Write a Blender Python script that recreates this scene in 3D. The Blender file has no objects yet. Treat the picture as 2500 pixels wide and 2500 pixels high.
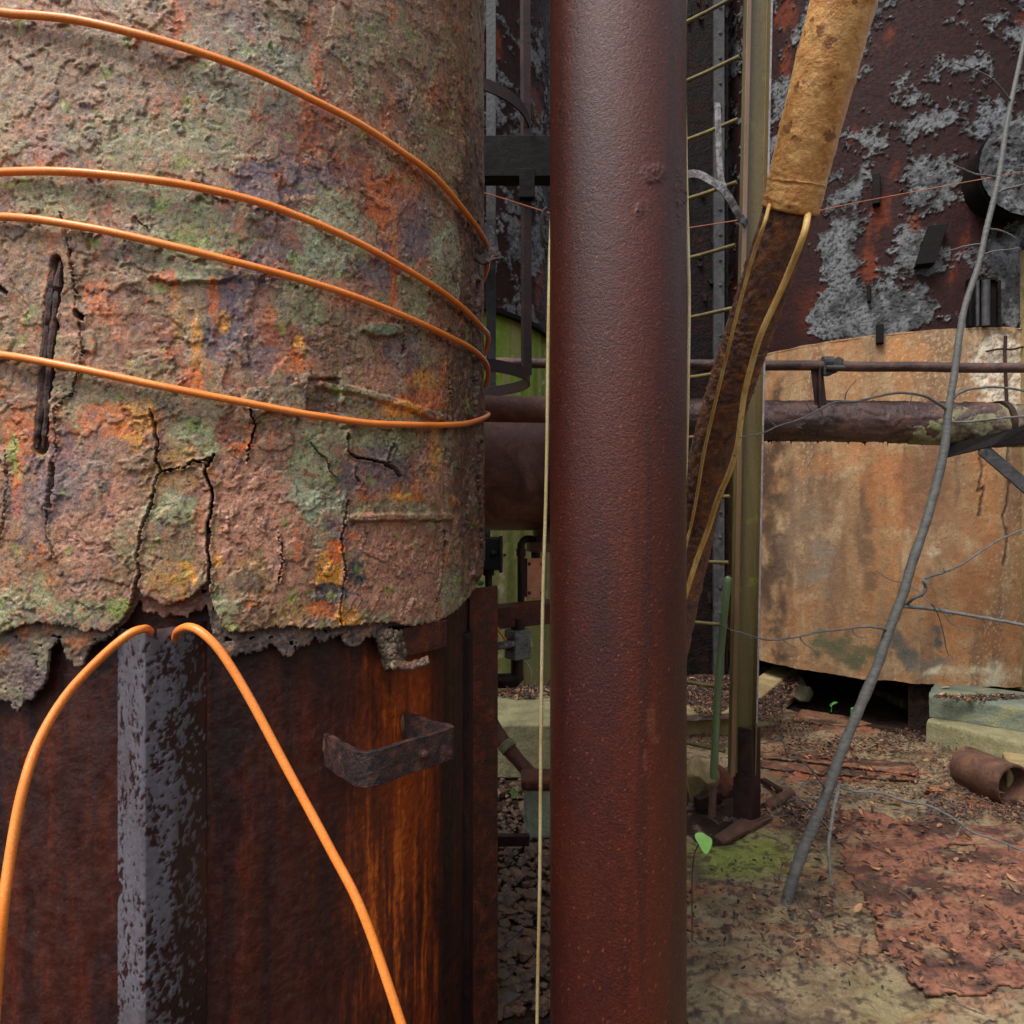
import bpy, bmesh, math, random
import numpy as np
from mathutils import Vector, Matrix
random.seed(7); RNG = np.random.default_rng(11)
PI = math.pi
SC = bpy.context.scene
COL = SC.collection

# ------------------------------------------------------------------ camera, sky, sun, exposure
H = 1.6
F = 1667.0                                   # focal length in photo pixels (24 mm lens)
cam_d = bpy.data.cameras.new('camera'); cam = bpy.data.objects.new('camera', cam_d); COL.objects.link(cam)
cam.location = (0, 0, H); cam.rotation_euler = (math.radians(90), 0, 0)
cam_d.sensor_width = 36; cam_d.lens = 36*F/2500; cam_d.clip_start = .05; cam_d.clip_end = 500
SC.camera = cam
SUN_EL, SUN_AZ = math.radians(58), math.radians(222)    # azimuth clockwise from +Y
w = bpy.data.worlds.new('World'); SC.world = w; w.use_nodes = True
nt = w.node_tree; nt.nodes.clear()
sky = nt.nodes.new('ShaderNodeTexSky'); sky.sky_type = 'NISHITA'; sky.sun_disc = False
sky.sun_elevation = SUN_EL; sky.sun_rotation = SUN_AZ; sky.air_density = 1.0; sky.dust_density = 3.0; sky.ozone_density = 1.0
hs = nt.nodes.new('ShaderNodeHueSaturation'); hs.inputs['Saturation'].default_value = .35
bg = nt.nodes.new('ShaderNodeBackground'); bg.inputs['Strength'].default_value = .12
wo = nt.nodes.new('ShaderNodeOutputWorld')
nt.links.new(sky.outputs[0], hs.inputs['Color']); nt.links.new(hs.outputs[0], bg.inputs['Color']); nt.links.new(bg.outputs[0], wo.inputs['Surface'])
sd = bpy.data.lights.new('sun', 'SUN'); sd.energy = 1.5; sd.angle = math.radians(20); sd.color = (1, .96, .9)
sun = bpy.data.objects.new('sun', sd); COL.objects.link(sun)
sdir = Vector((math.sin(SUN_AZ)*math.cos(SUN_EL), math.cos(SUN_AZ)*math.cos(SUN_EL), math.sin(SUN_EL)))
sun.location = (-4, -6, 12); sun.rotation_euler = sdir.to_track_quat('Z', 'Y').to_euler()
SC.view_settings.view_transform = 'Standard'; SC.view_settings.look = 'None'
SC.view_settings.exposure = 1.05; SC.view_settings.gamma = 1.0
SC.render.engine = 'CYCLES'
try:
    SC.cycles.use_denoising = True; SC.cycles.max_bounces = 6
except Exception: pass

# ------------------------------------------------------------------ helpers
def lin(r, g, b):
    def f(c):
        c /= 255.0
        return c/12.92 if c <= .04045 else ((c+.055)/1.055)**2.4
    return (f(r), f(g), f(b))
def L4(c): return (*lin(*c), 1.0)
def P(px, py, Y): return Vector(((px-1250)/F*Y, Y, H-(py-1250)/F*Y))
def G(px, py, z=0.0):
    Y = (H-z)*F/(py-1250)
    return Vector(((px-1250)/F*Y, Y, z))
def hit(px, cx, cy, R):
    """near hit of the vertical sheet through column px with an upright cylinder: x, y, theta (None past the silhouette)"""
    k = (px-1250)/F
    a = k*k+1; b = -2*(k*cx+cy); c = cx*cx+cy*cy-R*R
    d = b*b-4*a*c
    t = (-b-math.sqrt(max(d, 0)))/(2*a)
    x, y = k*t, t
    return x, y, math.atan2(x-cx, cy-y)
def hitz(px, py, cx, cy, R):
    x, y, th = hit(px, cx, cy, R)
    return x, y, H-(py-1250)/F*y, th
# ---- numpy noise
_perm = np.random.default_rng(5).permutation(256); _perm = np.concatenate([_perm, _perm, _perm])
_ang = np.random.default_rng(6).random(256)*2*PI; _gx, _gy = np.cos(_ang), np.sin(_ang)
def pn(x, y):
    x = np.asarray(x, float); y = np.asarray(y, float)
    xi = np.floor(x).astype(int); yi = np.floor(y).astype(int)
    xf = x-xi; yf = y-yi; xi &= 255; yi &= 255
    u = xf*xf*xf*(xf*(xf*6-15)+10); v = yf*yf*yf*(yf*(yf*6-15)+10)
    def g(ix, iy, dx, dy):
        h = _perm[_perm[ix]+iy] & 255
        return _gx[h]*dx+_gy[h]*dy
    a = g(xi, yi, xf, yf); b = g(xi+1, yi, xf-1, yf); c = g(xi, yi+1, xf, yf-1); d = g(xi+1, yi+1, xf-1, yf-1)
    return (a+(b-a)*u+((c+(d-c)*u)-(a+(b-a)*u))*v)*1.5
def fbm(x, y, o=4, g=.5, l=2.03):
    s = 0; a = 1; t = 0
    for i in range(o):
        s = s+a*pn(x+17.3*i, y-9.1*i); t += a; a *= g; x = x*l; y = y*l
    return s/t
def ss(e0, e1, x):
    t = np.clip((x-e0)/(e1-e0), 0, 1); return t*t*(3-2*t)
def mixc(a, b, t): return a+(np.asarray(b)-a)*t[..., None]

# ---- objects
def tag(o, label=None, cat=None, group=None, kind=None):
    if label: o['label'] = label
    if cat: o['category'] = cat
    if group: o['group'] = group
    if kind: o['kind'] = kind
    return o
def thing(name, label, cat, loc, group=None):
    o = bpy.data.objects.new(name, None); COL.objects.link(o); o.location = loc; o.empty_display_size = .1
    return tag(o, label, cat, group)
def worg(parent):
    v = Vector((0, 0, 0))
    while parent is not None:
        v += parent.location; parent = parent.parent
    return v
def link(name, me, mat, parent=None, origin=None, smooth=True, bevel=0):
    """link a mesh given in world coordinates; its origin goes to `origin` (top-level) or stays with its parent"""
    org = worg(parent) if parent is not None else Vector(origin if origin is not None else (0, 0, 0))
    if org.length > 0: me.transform(Matrix.Translation(-org))
    me.materials.clear(); me.materials.append(mat)
    if smooth: me.polygons.foreach_set('use_smooth', [True]*len(me.polygons))
    o = bpy.data.objects.new(name, me); COL.objects.link(o)
    if parent is not None: o.parent = parent
    else: o.location = org
    if bevel:
        b = o.modifiers.new('bevel', 'BEVEL'); b.width = bevel; b.segments = 2; b.limit_method = 'ANGLE'; b.angle_limit = math.radians(40)
    return o
def grid_mesh(name, Pts, cols=None, wrap=False, flip=False):
    n, m, _ = Pts.shape
    me = bpy.data.meshes.new(name)
    idx = np.arange(n*m).reshape(n, m)
    if wrap: idx = np.concatenate([idx, idx[:, :1]], 1)
    q = np.stack([idx[:-1, :-1], idx[:-1, 1:], idx[1:, 1:], idx[1:, :-1]], -1).reshape(-1, 4)
    if flip: q = q[:, ::-1]
    me.vertices.add(n*m); me.vertices.foreach_set('co', np.ascontiguousarray(Pts, np.float32).ravel())
    me.loops.add(q.size); me.loops.foreach_set('vertex_index', np.ascontiguousarray(q, np.int32).ravel())
    me.polygons.add(len(q)); me.polygons.foreach_set('loop_start', np.arange(0, q.size, 4, dtype=np.int32))
    me.polygons.foreach_set('loop_total', np.full(len(q), 4, np.int32))
    me.update(calc_edges=True)
    if cols is not None:
        a = me.color_attributes.new('Col', 'FLOAT_COLOR', 'POINT')
        c4 = np.ones((n*m, 4), np.float32); c4[:, :3] = np.clip(cols.reshape(-1, 3), 0, 1); a.data.foreach_set('color', c4.ravel())
    return me
def torn_grid(name, Pts, keep, nrm, rim, cols):
    """grid skin with whole faces left out, and a rim of thickness `rim` along every torn edge"""
    n, m, _ = Pts.shape; idx = np.arange(n*m).reshape(n, m)
    q = np.stack([idx[:-1, :-1], idx[:-1, 1:], idx[1:, 1:], idx[1:, :-1]], -1)
    inner = Pts-nrm*rim; faces = [q[keep]]; off = n*m; K = np.zeros((n+1, m+1), bool); K[1:n, 1:m] = keep
    kk = K[1:n, 1:m]
    for nb, (a, b) in ((K[0:n-1, 1:m], (0, 1)), (K[2:n+1, 1:m], (2, 3)), (K[1:n, 0:m-1], (3, 0)), (K[1:n, 2:m+1], (1, 2))):
        e = q[kk & ~nb]
        if len(e): faces.append(np.stack([e[:, b], e[:, a], e[:, a]+off, e[:, b]+off], -1))
    V = np.concatenate([Pts.reshape(-1, 3), inner.reshape(-1, 3)]); Fc = np.concatenate(faces); Cc = np.concatenate([cols.reshape(-1, 3), cols.reshape(-1, 3)*.8])
    used = np.unique(Fc); mp = np.zeros(len(V), np.int32); mp[used] = np.arange(len(used)); Fc = mp[Fc]; V = V[used]; Cc = Cc[used]
    me = bpy.data.meshes.new(name); me.vertices.add(len(V)); me.vertices.foreach_set('co', np.ascontiguousarray(V, np.float32).ravel())
    me.loops.add(Fc.size); me.loops.foreach_set('vertex_index', np.ascontiguousarray(Fc, np.int32).ravel())
    me.polygons.add(len(Fc)); me.polygons.foreach_set('loop_start', np.arange(0, Fc.size, 4, dtype=np.int32)); me.polygons.foreach_set('loop_total', np.full(len(Fc), 4, np.int32)); me.update(calc_edges=True)
    a = me.color_attributes.new('Col', 'FLOAT_COLOR', 'POINT'); c4 = np.ones((len(V), 4), np.float32); c4[:, :3] = np.clip(Cc, 0, 1); a.data.foreach_set('color', c4.ravel())
    return me
class MB:
    def __init__(s): s.v = []; s.f = []
    def add(s, vs, fs):
        b = len(s.v); s.v += [Vector(p) for p in vs]; s.f += [tuple(i+b for i in f) for f in fs]; return s
    def box(s, c, size, rot=None):
        hx, hy, hz = [k/2 for k in size]; c = Vector(c)
        vs = [Vector((x, y, z)) for x in (-hx, hx) for y in (-hy, hy) for z in (-hz, hz)]
        if rot is not None: vs = [rot @ p for p in vs]
        return s.add([p+c for p in vs], [(0, 1, 3, 2), (4, 6, 7, 5), (0, 4, 5, 1), (2, 3, 7, 6), (0, 2, 6, 4), (1, 5, 7, 3)])
    def prism(s, poly, off):
        n = len(poly); off = Vector(off); a = [Vector(p) for p in poly]
        s.add(a+[p+off for p in a], [tuple(range(n))[::-1], tuple(range(n, 2*n))]+[(i, (i+1) % n, n+(i+1) % n, n+i) for i in range(n)])
        return s
    def bar(s, a, b, w, h, up=(0, 0, 1)):
        a = Vector(a); b = Vector(b); d = (b-a).normalized(); side = d.cross(Vector(up)).normalized(); u = side.cross(d)
        q = [side*w/2+u*h/2, -side*w/2+u*h/2, -side*w/2-u*h/2, side*w/2-u*h/2]
        return s.prism([a+k for k in q], b-a)
    def tube(s, pts, rad, n=12, cap=True):
        pts = [Vector(p) for p in pts]; m = len(pts)
        rad = rad if hasattr(rad, '__len__') else [rad]*m
        t0 = (pts[1]-pts[0]).normalized(); ref = Vector((0, 0, 1)) if abs(t0.z) < .9 else Vector((0, 1, 0))
        nrm = t0.cross(ref).normalized(); rings = []
        for i in range(m):
            t = (pts[min(i+1, m-1)]-pts[max(i-1, 0)]).normalized()
            nrm = (nrm-t*nrm.dot(t)).normalized(); bn = t.cross(nrm)
            rings.append([pts[i]+(nrm*math.cos(2*PI*k/n)+bn*math.sin(2*PI*k/n))*rad[i] for k in range(n)])
        vs = [p for r in rings for p in r]; fs = []
        for i in range(m-1):
            for k in range(n): fs.append((i*n+k, i*n+(k+1) % n, (i+1)*n+(k+1) % n, (i+1)*n+k))
        if cap: fs += [tuple(range(n))[::-1], tuple((m-1)*n+k for k in range(n))]
        return s.add(vs, fs)
    def cyl(s, a, b, r, n=24): return s.tube([a, b], r, n)
    def lathe(s, base, axis, prof, n=24, cap=True):
        axis = Vector(axis).normalized(); base = Vector(base)
        ref = Vector((0, 0, 1)) if abs(axis.z) < .9 else Vector((1, 0, 0)); e1 = axis.cross(ref).normalized(); e2 = axis.cross(e1)
        vs = [base+axis*h+(e1*math.cos(2*PI*k/n)+e2*math.sin(2*PI*k/n))*r for (r, h) in prof for k in range(n)]
        m = len(prof); fs = [(i*n+k, i*n+(k+1) % n, (i+1)*n+(k+1) % n, (i+1)*n+k) for i in range(m-1) for k in range(n)]
        if cap: fs += [tuple(range(n))[::-1], tuple((m-1)*n+k for k in range(n))]
        return s.add(vs, fs)
    def rock(s, c, r, seed=0, sub=2, sq=(1, 1, .7)):
        bm = bmesh.new(); bmesh.ops.create_icosphere(bm, subdivisions=sub, radius=1)
        rg = random.Random(seed); o = [rg.uniform(0, 50) for _ in range(3)]
        cuts = [(Vector((rg.uniform(-1, 1), rg.uniform(-1, 1), rg.uniform(-1, 1))).normalized(), rg.uniform(.45, .85)) for _ in range(7)]
        vs = []
        for v in bm.verts:
            p = v.co.copy()
            for nn, d in cuts:
                k = p.dot(nn)-d
                if k > 0: p -= nn*k
            p *= 1+.08*math.sin(7*p.x+o[0])*math.sin(6*p.y+o[1])
            vs.append(Vector(c)+Vector((p.x*r*sq[0], p.y*r*sq[1], p.z*r*sq[2])))
        fs = [tuple(v.index for v in f.verts) for f in bm.faces]; bm.free()
        return s.add(vs, fs)
    def build(s, name, mat, parent=None, origin=None, smooth=False, bevel=0, fix=True):
        me = bpy.data.meshes.new(name); me.from_pydata([tuple(p) for p in s.v], [], s.f); me.update()
        if fix:
            bm = bmesh.new(); bm.from_mesh(me); bmesh.ops.recalc_face_normals(bm, faces=bm.faces); bm.to_mesh(me); bm.free()
        if origin is None and parent is None:
            zs = min(p.z for p in s.v); n = len(s.v)
            origin = (sum(p.x for p in s.v)/n, sum(p.y for p in s.v)/n, zs)
        o = link(name, me, mat, parent, origin, smooth=False, bevel=bevel)
        if smooth:
            me.polygons.foreach_set('use_smooth', [True]*len(me.polygons))
            me.set_sharp_from_angle(angle=math.radians(42))
        return o
def spline(pts, n=8):
    pts = [Vector(p) for p in pts]
    if len(pts) < 3: return pts
    q = [pts[0]*2-pts[1]]+pts+[pts[-1]*2-pts[-2]]; out = []
    for i in range(1, len(q)-2):
        a, b, c, d = q[i-1:i+3]
        for k in range(n):
            t = k/n
            out.append(.5*((2*b)+(c-a)*t+(2*a-5*b+4*c-d)*t*t+(-a+3*b-3*c+d)*t**3))
    out.append(pts[-1]); return out
def lerps(vals, n):
    return list(np.interp(np.linspace(0, len(vals)-1, n), range(len(vals)), vals))

# ------------------------------------------------------------------ materials
def new_mat(name):
    m = bpy.data.materials.new(name); m.use_nodes = True; n = m.node_tree.nodes; n.clear()
    o = n.new('ShaderNodeOutputMaterial'); b = n.new('ShaderNodeBsdfPrincipled'); m.node_tree.links.new(b.outputs[0], o.inputs[0])
    return m, m.node_tree, b
def noise(t, scale, detail=6, rough=.6, vec=None, dist=0.0):
    n = t.nodes.new('ShaderNodeTexNoise'); n.inputs['Scale'].default_value = scale; n.inputs['Detail'].default_value = detail
    n.inputs['Roughness'].default_value = rough; n.inputs['Distortion'].default_value = dist
    if vec is not None: t.links.new(vec, n.inputs['Vector'])
    return n.outputs['Fac']
def coords(t, stretch=(1, 1, 1)):
    g = t.nodes.new('ShaderNodeTexCoord'); m = t.nodes.new('ShaderNodeMapping'); m.inputs['Scale'].default_value = stretch
    t.links.new(g.outputs['Object'], m.inputs['Vector']); return m.outputs[0]
def ramp(t, fac, stops):
    r = t.nodes.new('ShaderNodeValToRGB'); e = r.color_ramp.elements
    while len(e) < len(stops): e.new(.5)
    for k, (p, c) in zip(e, stops):
        k.position = p; k.color = c if len(c) == 4 else (*c, 1)
    t.links.new(fac, r.inputs[0]); return r.outputs[0]
def mix(t, fac, a, b, mode='MIX'):
    m = t.nodes.new('ShaderNodeMix'); m.data_type = 'RGBA'; m.blend_type = mode
    for s, v in ((m.inputs['Factor'], fac), (m.inputs['A'], a), (m.inputs['B'], b)):
        if isinstance(v, (int, float)): s.default_value = v
        elif isinstance(v, tuple): s.default_value = v if len(v) == 4 else (*v, 1)
        else: t.links.new(v, s)
    return m.outputs['Result']
def bump(t, b, height, strength=.4, dist=.004, prev=None):
    n = t.nodes.new('ShaderNodeBump'); n.inputs['Strength'].default_value = strength; n.inputs['Distance'].default_value = dist
    t.links.new(height, n.inputs['Height'])
    if prev is not None: t.links.new(prev, n.inputs['Normal'])
    t.links.new(n.outputs[0], b.inputs['Normal']); return n.outputs[0]
def bw(v): return (v, v, v, 1)
def attr_mat(name, rough=(.5, .85), grain=250, gs=.5, bs=.5, bd=.003, spec=.5, mid=60, fine_amp=(.62, 1.38)):
    m, t, b = new_mat(name); v = coords(t)
    a = t.nodes.new('ShaderNodeVertexColor'); a.layer_name = 'Col'
    n1 = noise(t, grain, 4, .7, v); n2 = noise(t, mid, 6, .65, v)
    f = ramp(t, n1, [(.3, bw(fine_amp[0])), (.7, bw(fine_amp[1]))])
    c = mix(t, gs, a.outputs[0], f, 'MULTIPLY')
    f2 = ramp(t, n2, [(.3, bw(.75)), (.7, bw(1.2))]); c = mix(t, gs, c, f2, 'MULTIPLY')
    t.links.new(c, b.inputs['Base Color'])
    t.links.new(ramp(t, n2, [(.35, bw(rough[0])), (.65, bw(rough[1]))]), b.inputs['Roughness'])
    b.inputs['Specular IOR Level'].default_value = spec
    p = bump(t, b, n2, bs, bd*2); bump(t, b, n1, bs, bd, p)
    return m
DULL = {'black_steel': .12, 'sooty_plate': .12, 'grey_black_steel': .25, 'dark_purple_rust': .3, 'dark_soil': .15, 'duct_rust': .4, 'grainy_pipe_rust': .4}
def rust_mat(name, stops, scale=12, rough=(.45, .8), bscale=120, bs=.5, bd=.003, stretch=(1, 1, 1), spec=.5, speck=None, moss=None):
    """stops: (position, sRGB) along a broken-up noise"""
    m, t, b = new_mat(name); v = coords(t, stretch); v0 = coords(t)
    n = noise(t, scale, 9, .68, v, .6)
    c = ramp(t, n, [(p, L4(k)) for p, k in stops])
    g = noise(t, bscale, 5, .7, v0)
    c = mix(t, .7, c, ramp(t, g, [(.3, bw(.6)), (.7, bw(1.35))]), 'MULTIPLY')
    if speck:
        k = noise(t, speck[1], 3, .6, v0); c = mix(t, ramp(t, k, [(speck[2], bw(0)), (speck[2]+.04, bw(1))]), c, L4(speck[0]))
    if moss:
        k = noise(t, moss[1], 6, .7, v0, .5); c = mix(t, ramp(t, k, [(moss[2], bw(0)), (moss[2]+.1, bw(1))]), c, L4(moss[0]))
    t.links.new(c, b.inputs['Base Color'])
    t.links.new(ramp(t, n, [(.35, bw(rough[0])), (.65, bw(rough[1]))]), b.inputs['Roughness'])
    b.inputs['Specular IOR Level'].default_value = DULL.get(name, spec)
    p = bump(t, b, noise(t, bscale*.3, 6, .65, v0), bs, bd*2.5); bump(t, b, g, bs, bd, p)
    return m
M = {}
def crust_mat():
    m, t, b = new_mat('crusted_rust'); v = coords(t)
    a = t.nodes.new('ShaderNodeVertexColor'); a.layer_name = 'Col'; c = a.outputs[0]
    nA = noise(t, 24, 11, .74, v, .9); nB = noise(t, 62, 9, .74, v, .6); nC = noise(t, 140, 7, .75, v, .3); hi = noise(t, 330, 5, .8, v)
    sA = ramp(t, nA, [(.498, bw(0)), (.508, bw(1))]); sB = ramp(t, nB, [(.498, bw(0)), (.512, bw(1))]); sC = ramp(t, nC, [(.49, bw(0)), (.52, bw(1))])
    c = mix(t, mix(t, 1.0, sA, bw(.14), 'MULTIPLY'), c, L4((176, 150, 122)))
    c = mix(t, ramp(t, nB, [(.57, bw(0)), (.61, bw(.42))]), c, L4((186, 142, 108)))
    c = mix(t, ramp(t, nB, [(.36, bw(.7)), (.41, bw(0))]), c, L4((58, 44, 44)))
    c = mix(t, ramp(t, nC, [(.60, bw(0)), (.64, bw(.4))]), c, L4((196, 112, 50)))
    c = mix(t, ramp(t, nC, [(.33, bw(.6)), (.38, bw(0))]), c, L4((66, 62, 58)))
    c = mix(t, 1.0, c, ramp(t, nA, [(.484, bw(1)), (.497, bw(.4)), (.502, bw(1))]), 'MULTIPLY')
    c = mix(t, 1.0, c, ramp(t, nB, [(.486, bw(1)), (.497, bw(.72)), (.502, bw(1))]), 'MULTIPLY')
    c = mix(t, 1.0, c, ramp(t, hi, [(.25, bw(.45)), (.5, bw(1.15)), (.72, bw(2.1))]), 'MULTIPLY')
    t.links.new(c, b.inputs['Base Color']); b.inputs['Specular IOR Level'].default_value = .5
    t.links.new(ramp(t, nC, [(.35, bw(.28)), (.6, bw(.66))]), b.inputs['Roughness'])
    p = bump(t, b, sA, .45, .0016); p = bump(t, b, sB, .4, .0009, p); p = bump(t, b, nC, .35, .0009, p); bump(t, b, hi, .8, .0012, p)
    return m
M['crust'] = crust_mat()
M['scale'] = rust_mat('dark_rust_scale', [(.3, (58, 46, 44)), (.5, (88, 74, 70)), (.68, (112, 88, 68))], 14, (.5, .8), 200, .7, .004)
M['skirt'] = attr_mat('wet_rust_plate', (.3, .62), 420, .7, .45, .002, .5, 35)
M['pipe'] = attr_mat('wet_maroon_rust', (.30, .52), 320, .65, .9, .0014, .42, 130, (.6, 1.4))
M['pitted'] = attr_mat('pitted_grey_paint', (.3, .5), 300, .4, .35, .0012, .5, 60)
M['stove'] = attr_mat('peeling_grey_paint', (.5, .8), 150, .75, .7, .006, .2, 40)
M['concrete'] = attr_mat('stained_concrete', (.7, .92), 90, .6, .45, .006, .3, 22)
M['floor'] = attr_mat('damp_floor', (.4, .85), 160, .7, .55, .005, .4, 30)
M['dark_rust'] = rust_mat('dark_purple_rust', [(.3, (32, 19, 20)), (.5, (46, 28, 28)), (.66, (66, 40, 31))], 10, (.35, .65), 160)
M['slotrust'] = rust_mat('dark_gash_rust', [(.3, (40, 25, 24)), (.5, (64, 38, 34)), (.66, (100, 64, 48))], 30, (.4, .7), 220, .8, .004)
M['brown_rust'] = rust_mat('brown_rust', [(.3, (50, 33, 28)), (.5, (84, 56, 43)), (.68, (114, 78, 54))], 9, (.5, .8), 150)
M['orange_rust'] = rust_mat('orange_brown_rust', [(.28, (44, 21, 17)), (.48, (76, 33, 18)), (.62, (112, 50, 18)), (.75, (130, 68, 28))], 16, (.5, .8), 260, .6, .003)
M['flange'] = rust_mat('speckled_flange_rust', [(.3, (46, 25, 22)), (.5, (84, 38, 24)), (.62, (124, 54, 20)), (.74, (112, 88, 80))], 22, (.4, .7), 300, .7, .004)
M['grainy'] = rust_mat('grainy_pipe_rust', [(.3, (58, 38, 34)), (.44, (112, 80, 71)), (.56, (142, 94, 62)), (.7, (186, 110, 46))], 20, (.4, .75), 130, 1.0, .008, speck=((140, 110, 100), 170, .66))
M['pitted_grey'] = rust_mat('pitted_grey_steel', [(.36, (38, 24, 26)), (.47, (62, 44, 46)), (.52, (118, 114, 122)), (.7, (136, 134, 142))], 46, (.25, .5), 240, .5, .003, (1, 1, .55))
M['lug'] = rust_mat('strap_rust', [(.3, (20, 14, 16)), (.46, (38, 26, 27)), (.58, (76, 40, 28)), (.72, (112, 80, 70))], 34, (.35, .65), 300, .7, .004)
M['dark_steel'] = rust_mat('grey_black_steel', [(.3, (40, 40, 42)), (.5, (62, 62, 64)), (.7, (86, 80, 78))], 16, (.4, .7), 150)
M['grey_chip'] = rust_mat('chipped_grey_paint', [(.36, (50, 34, 32)), (.46, (88, 82, 82)), (.55, (128, 126, 128)), (.75, (150, 146, 144))], 28, (.45, .7), 160, .7, .004)
M['black'] = rust_mat('black_steel', [(.3, (12, 11, 11)), (.6, (24, 20, 19)), (.8, (44, 32, 27))], 9, (.5, .8), 100)
M['soot'] = rust_mat('sooty_plate', [(.3, (10, 8, 8)), (.52, (22, 15, 14)), (.66, (44, 22, 15)), (.78, (60, 54, 50))], 7, (.45, .7), 60, .8, .01)
M['olive'] = rust_mat('faded_olive_paint', [(.3, (74, 64, 34)), (.5, (92, 80, 46)), (.7, (112, 94, 62))], 5, (.35, .6), 140, .35, .003, (1, 1, .12), moss=((108, 112, 44), 7, .6))
M['pinkpaint'] = rust_mat('faded_pink_paint', [(.3, (92, 74, 46)), (.5, (116, 88, 66)), (.7, (132, 108, 100))], 6, (.35, .6), 140, .3, .002, (1, 1, .12), moss=((112, 112, 52), 9, .64))
M['paleedge'] = rust_mat('bare_pale_edge', [(.3, (104, 92, 90)), (.6, (150, 142, 150))], 20, (.3, .5), 200, .3, .002)
M['moss_rung'] = rust_mat('mossy_rung', [(.3, (70, 52, 34)), (.5, (98, 84, 44)), (.7, (124, 118, 56))], 12, (.5, .8), 200)
M['thickpipe'] = rust_mat('weathered_pipe', [(.3, (32, 20, 18)), (.46, (58, 38, 33)), (.56, (84, 60, 55)), (.66, (104, 74, 52)), (.8, (132, 102, 72))], 9, (.35, .6), 130, .6, .005, (.5, 1, 1))
M['mosspipe'] = rust_mat('mossy_pipe', [(.38, (74, 56, 50)), (.5, (98, 84, 66)), (.57, (122, 122, 86)), (.75, (146, 146, 106))], 7, (.5, .8), 130, .6, .005)
M['duct'] = rust_mat('duct_rust', [(.3, (80, 52, 44)), (.5, (118, 80, 66)), (.68, (150, 112, 98))], 9, (.4, .65), 220, .5, .003)
M['stone'] = rust_mat('mossy_stone', [(.3, (92, 88, 66)), (.5, (124, 118, 86)), (.7, (150, 140, 106))], 5, (.7, .92), 90, .6, .006, moss=((104, 116, 60), 5, .58))
M['greystone'] = rust_mat('grey_green_stone', [(.3, (78, 86, 76)), (.5, (104, 112, 96)), (.7, (142, 136, 98))], 5, (.7, .92), 90, .6, .006, (1, 1, 3))
M['kerb'] = rust_mat('tan_kerb', [(.3, (118, 100, 66)), (.5, (150, 130, 88)), (.7, (172, 152, 112))], 5, (.7, .92), 90, .6, .006, moss=((124, 132, 60), 4, .58))
M['soil'] = rust_mat('dark_soil', [(.3, (34, 26, 24)), (.5, (60, 46, 40)), (.7, (88, 66, 50))], 9, (.6, .9), 60, .9, .02)
M['orange'] = rust_mat('orange_sheath', [(.3, (232, 122, 44)), (.5, (242, 138, 58)), (.75, (248, 152, 76))], 5, (.26, .42), 300, .15, .001, speck=((170, 84, 40), 75, .72))
M['cream'] = rust_mat('cream_sheath', [(.3, (186, 150, 92)), (.5, (220, 198, 146)), (.7, (236, 222, 180))], 7, (.4, .6), 200, .2, .001, (1, 1, .4), speck=((150, 96, 44), 45, .7))
M['ochre'] = rust_mat('ochre_sheath', [(.3, (160, 112, 48)), (.5, (200, 158, 88)), (.7, (222, 196, 140))], 8, (.4, .6), 200, .2, .001, (1, 1, .5), speck=((120, 66, 30), 40, .66))
M['copper'] = rust_mat('copper_wire', [(.3, (150, 84, 56)), (.7, (196, 116, 78))], 8, (.3, .5), 200, .1, .001)
M['tape'] = rust_mat('tan_wrapping_tape', [(.28, (166, 104, 50)), (.45, (200, 140, 74)), (.6, (216, 164, 98)), (.75, (186, 142, 98))], 11, (.4, .6), 50, .8, .006, (1, 1, 1), speck=((140, 88, 44), 14, .6))
M['bark'] = rust_mat('smooth_grey_bark', [(.3, (68, 68, 66)), (.5, (92, 92, 90)), (.7, (118, 115, 110))], 26, (.5, .75), 260, .4, .002, (1, 1, 3.2))
M['mossbark'] = rust_mat('mossy_bark', [(.3, (82, 84, 70)), (.5, (104, 110, 76)), (.7, (128, 130, 100))], 26, (.5, .75), 260, .4, .002, (1, 1, 3))
M['cane'] = rust_mat('green_cane', [(.3, (62, 78, 54)), (.5, (84, 100, 68)), (.7, (116, 130, 90))], 9, (.35, .55), 160, .2, .002, (1, 1, .1))
M['rustbox'] = rust_mat('salmon_rust_cover', [(.3, (208, 128, 92)), (.5, (226, 152, 114)), (.7, (236, 172, 132))], 14, (.5, .75), 300, .3, .002)
M['chippedbox'] = rust_mat('chipped_green_grey_box', [(.36, (66, 44, 38)), (.46, (96, 102, 100)), (.58, (112, 118, 114)), (.72, (128, 96, 74))], 26, (.45, .7), 200, .5, .003, (1, 1, 2.2))
M['blackplastic'] = rust_mat('matt_black_box', [(.3, (24, 24, 25)), (.7, (40, 40, 40))], 10, (.45, .6), 200, .2, .002)
M['palestump'] = rust_mat('pale_green_concrete', [(.3, (112, 122, 100)), (.5, (146, 154, 130)), (.7, (162, 166, 146))], 7, (.7, .9), 120, .6, .005, speck=((60, 52, 50), 30, .7))
M['redwire'] = rust_mat('red_wire', [(.3, (180, 62, 62)), (.7, (206, 84, 84))], 8, (.4, .5), 200, .1, .001)
M['whitewire'] = rust_mat('grey_wire', [(.3, (150, 150, 146)), (.7, (186, 186, 182))], 8, (.4, .5), 200, .1, .001)
M['blocker'] = rust_mat('sky_blocker_green', [(.3, (38, 40, 28)), (.5, (58, 60, 38)), (.7, (80, 74, 50))], 3, (.8, .95), 20, .8, .05)  # for the added ring that blocks the low sky
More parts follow.
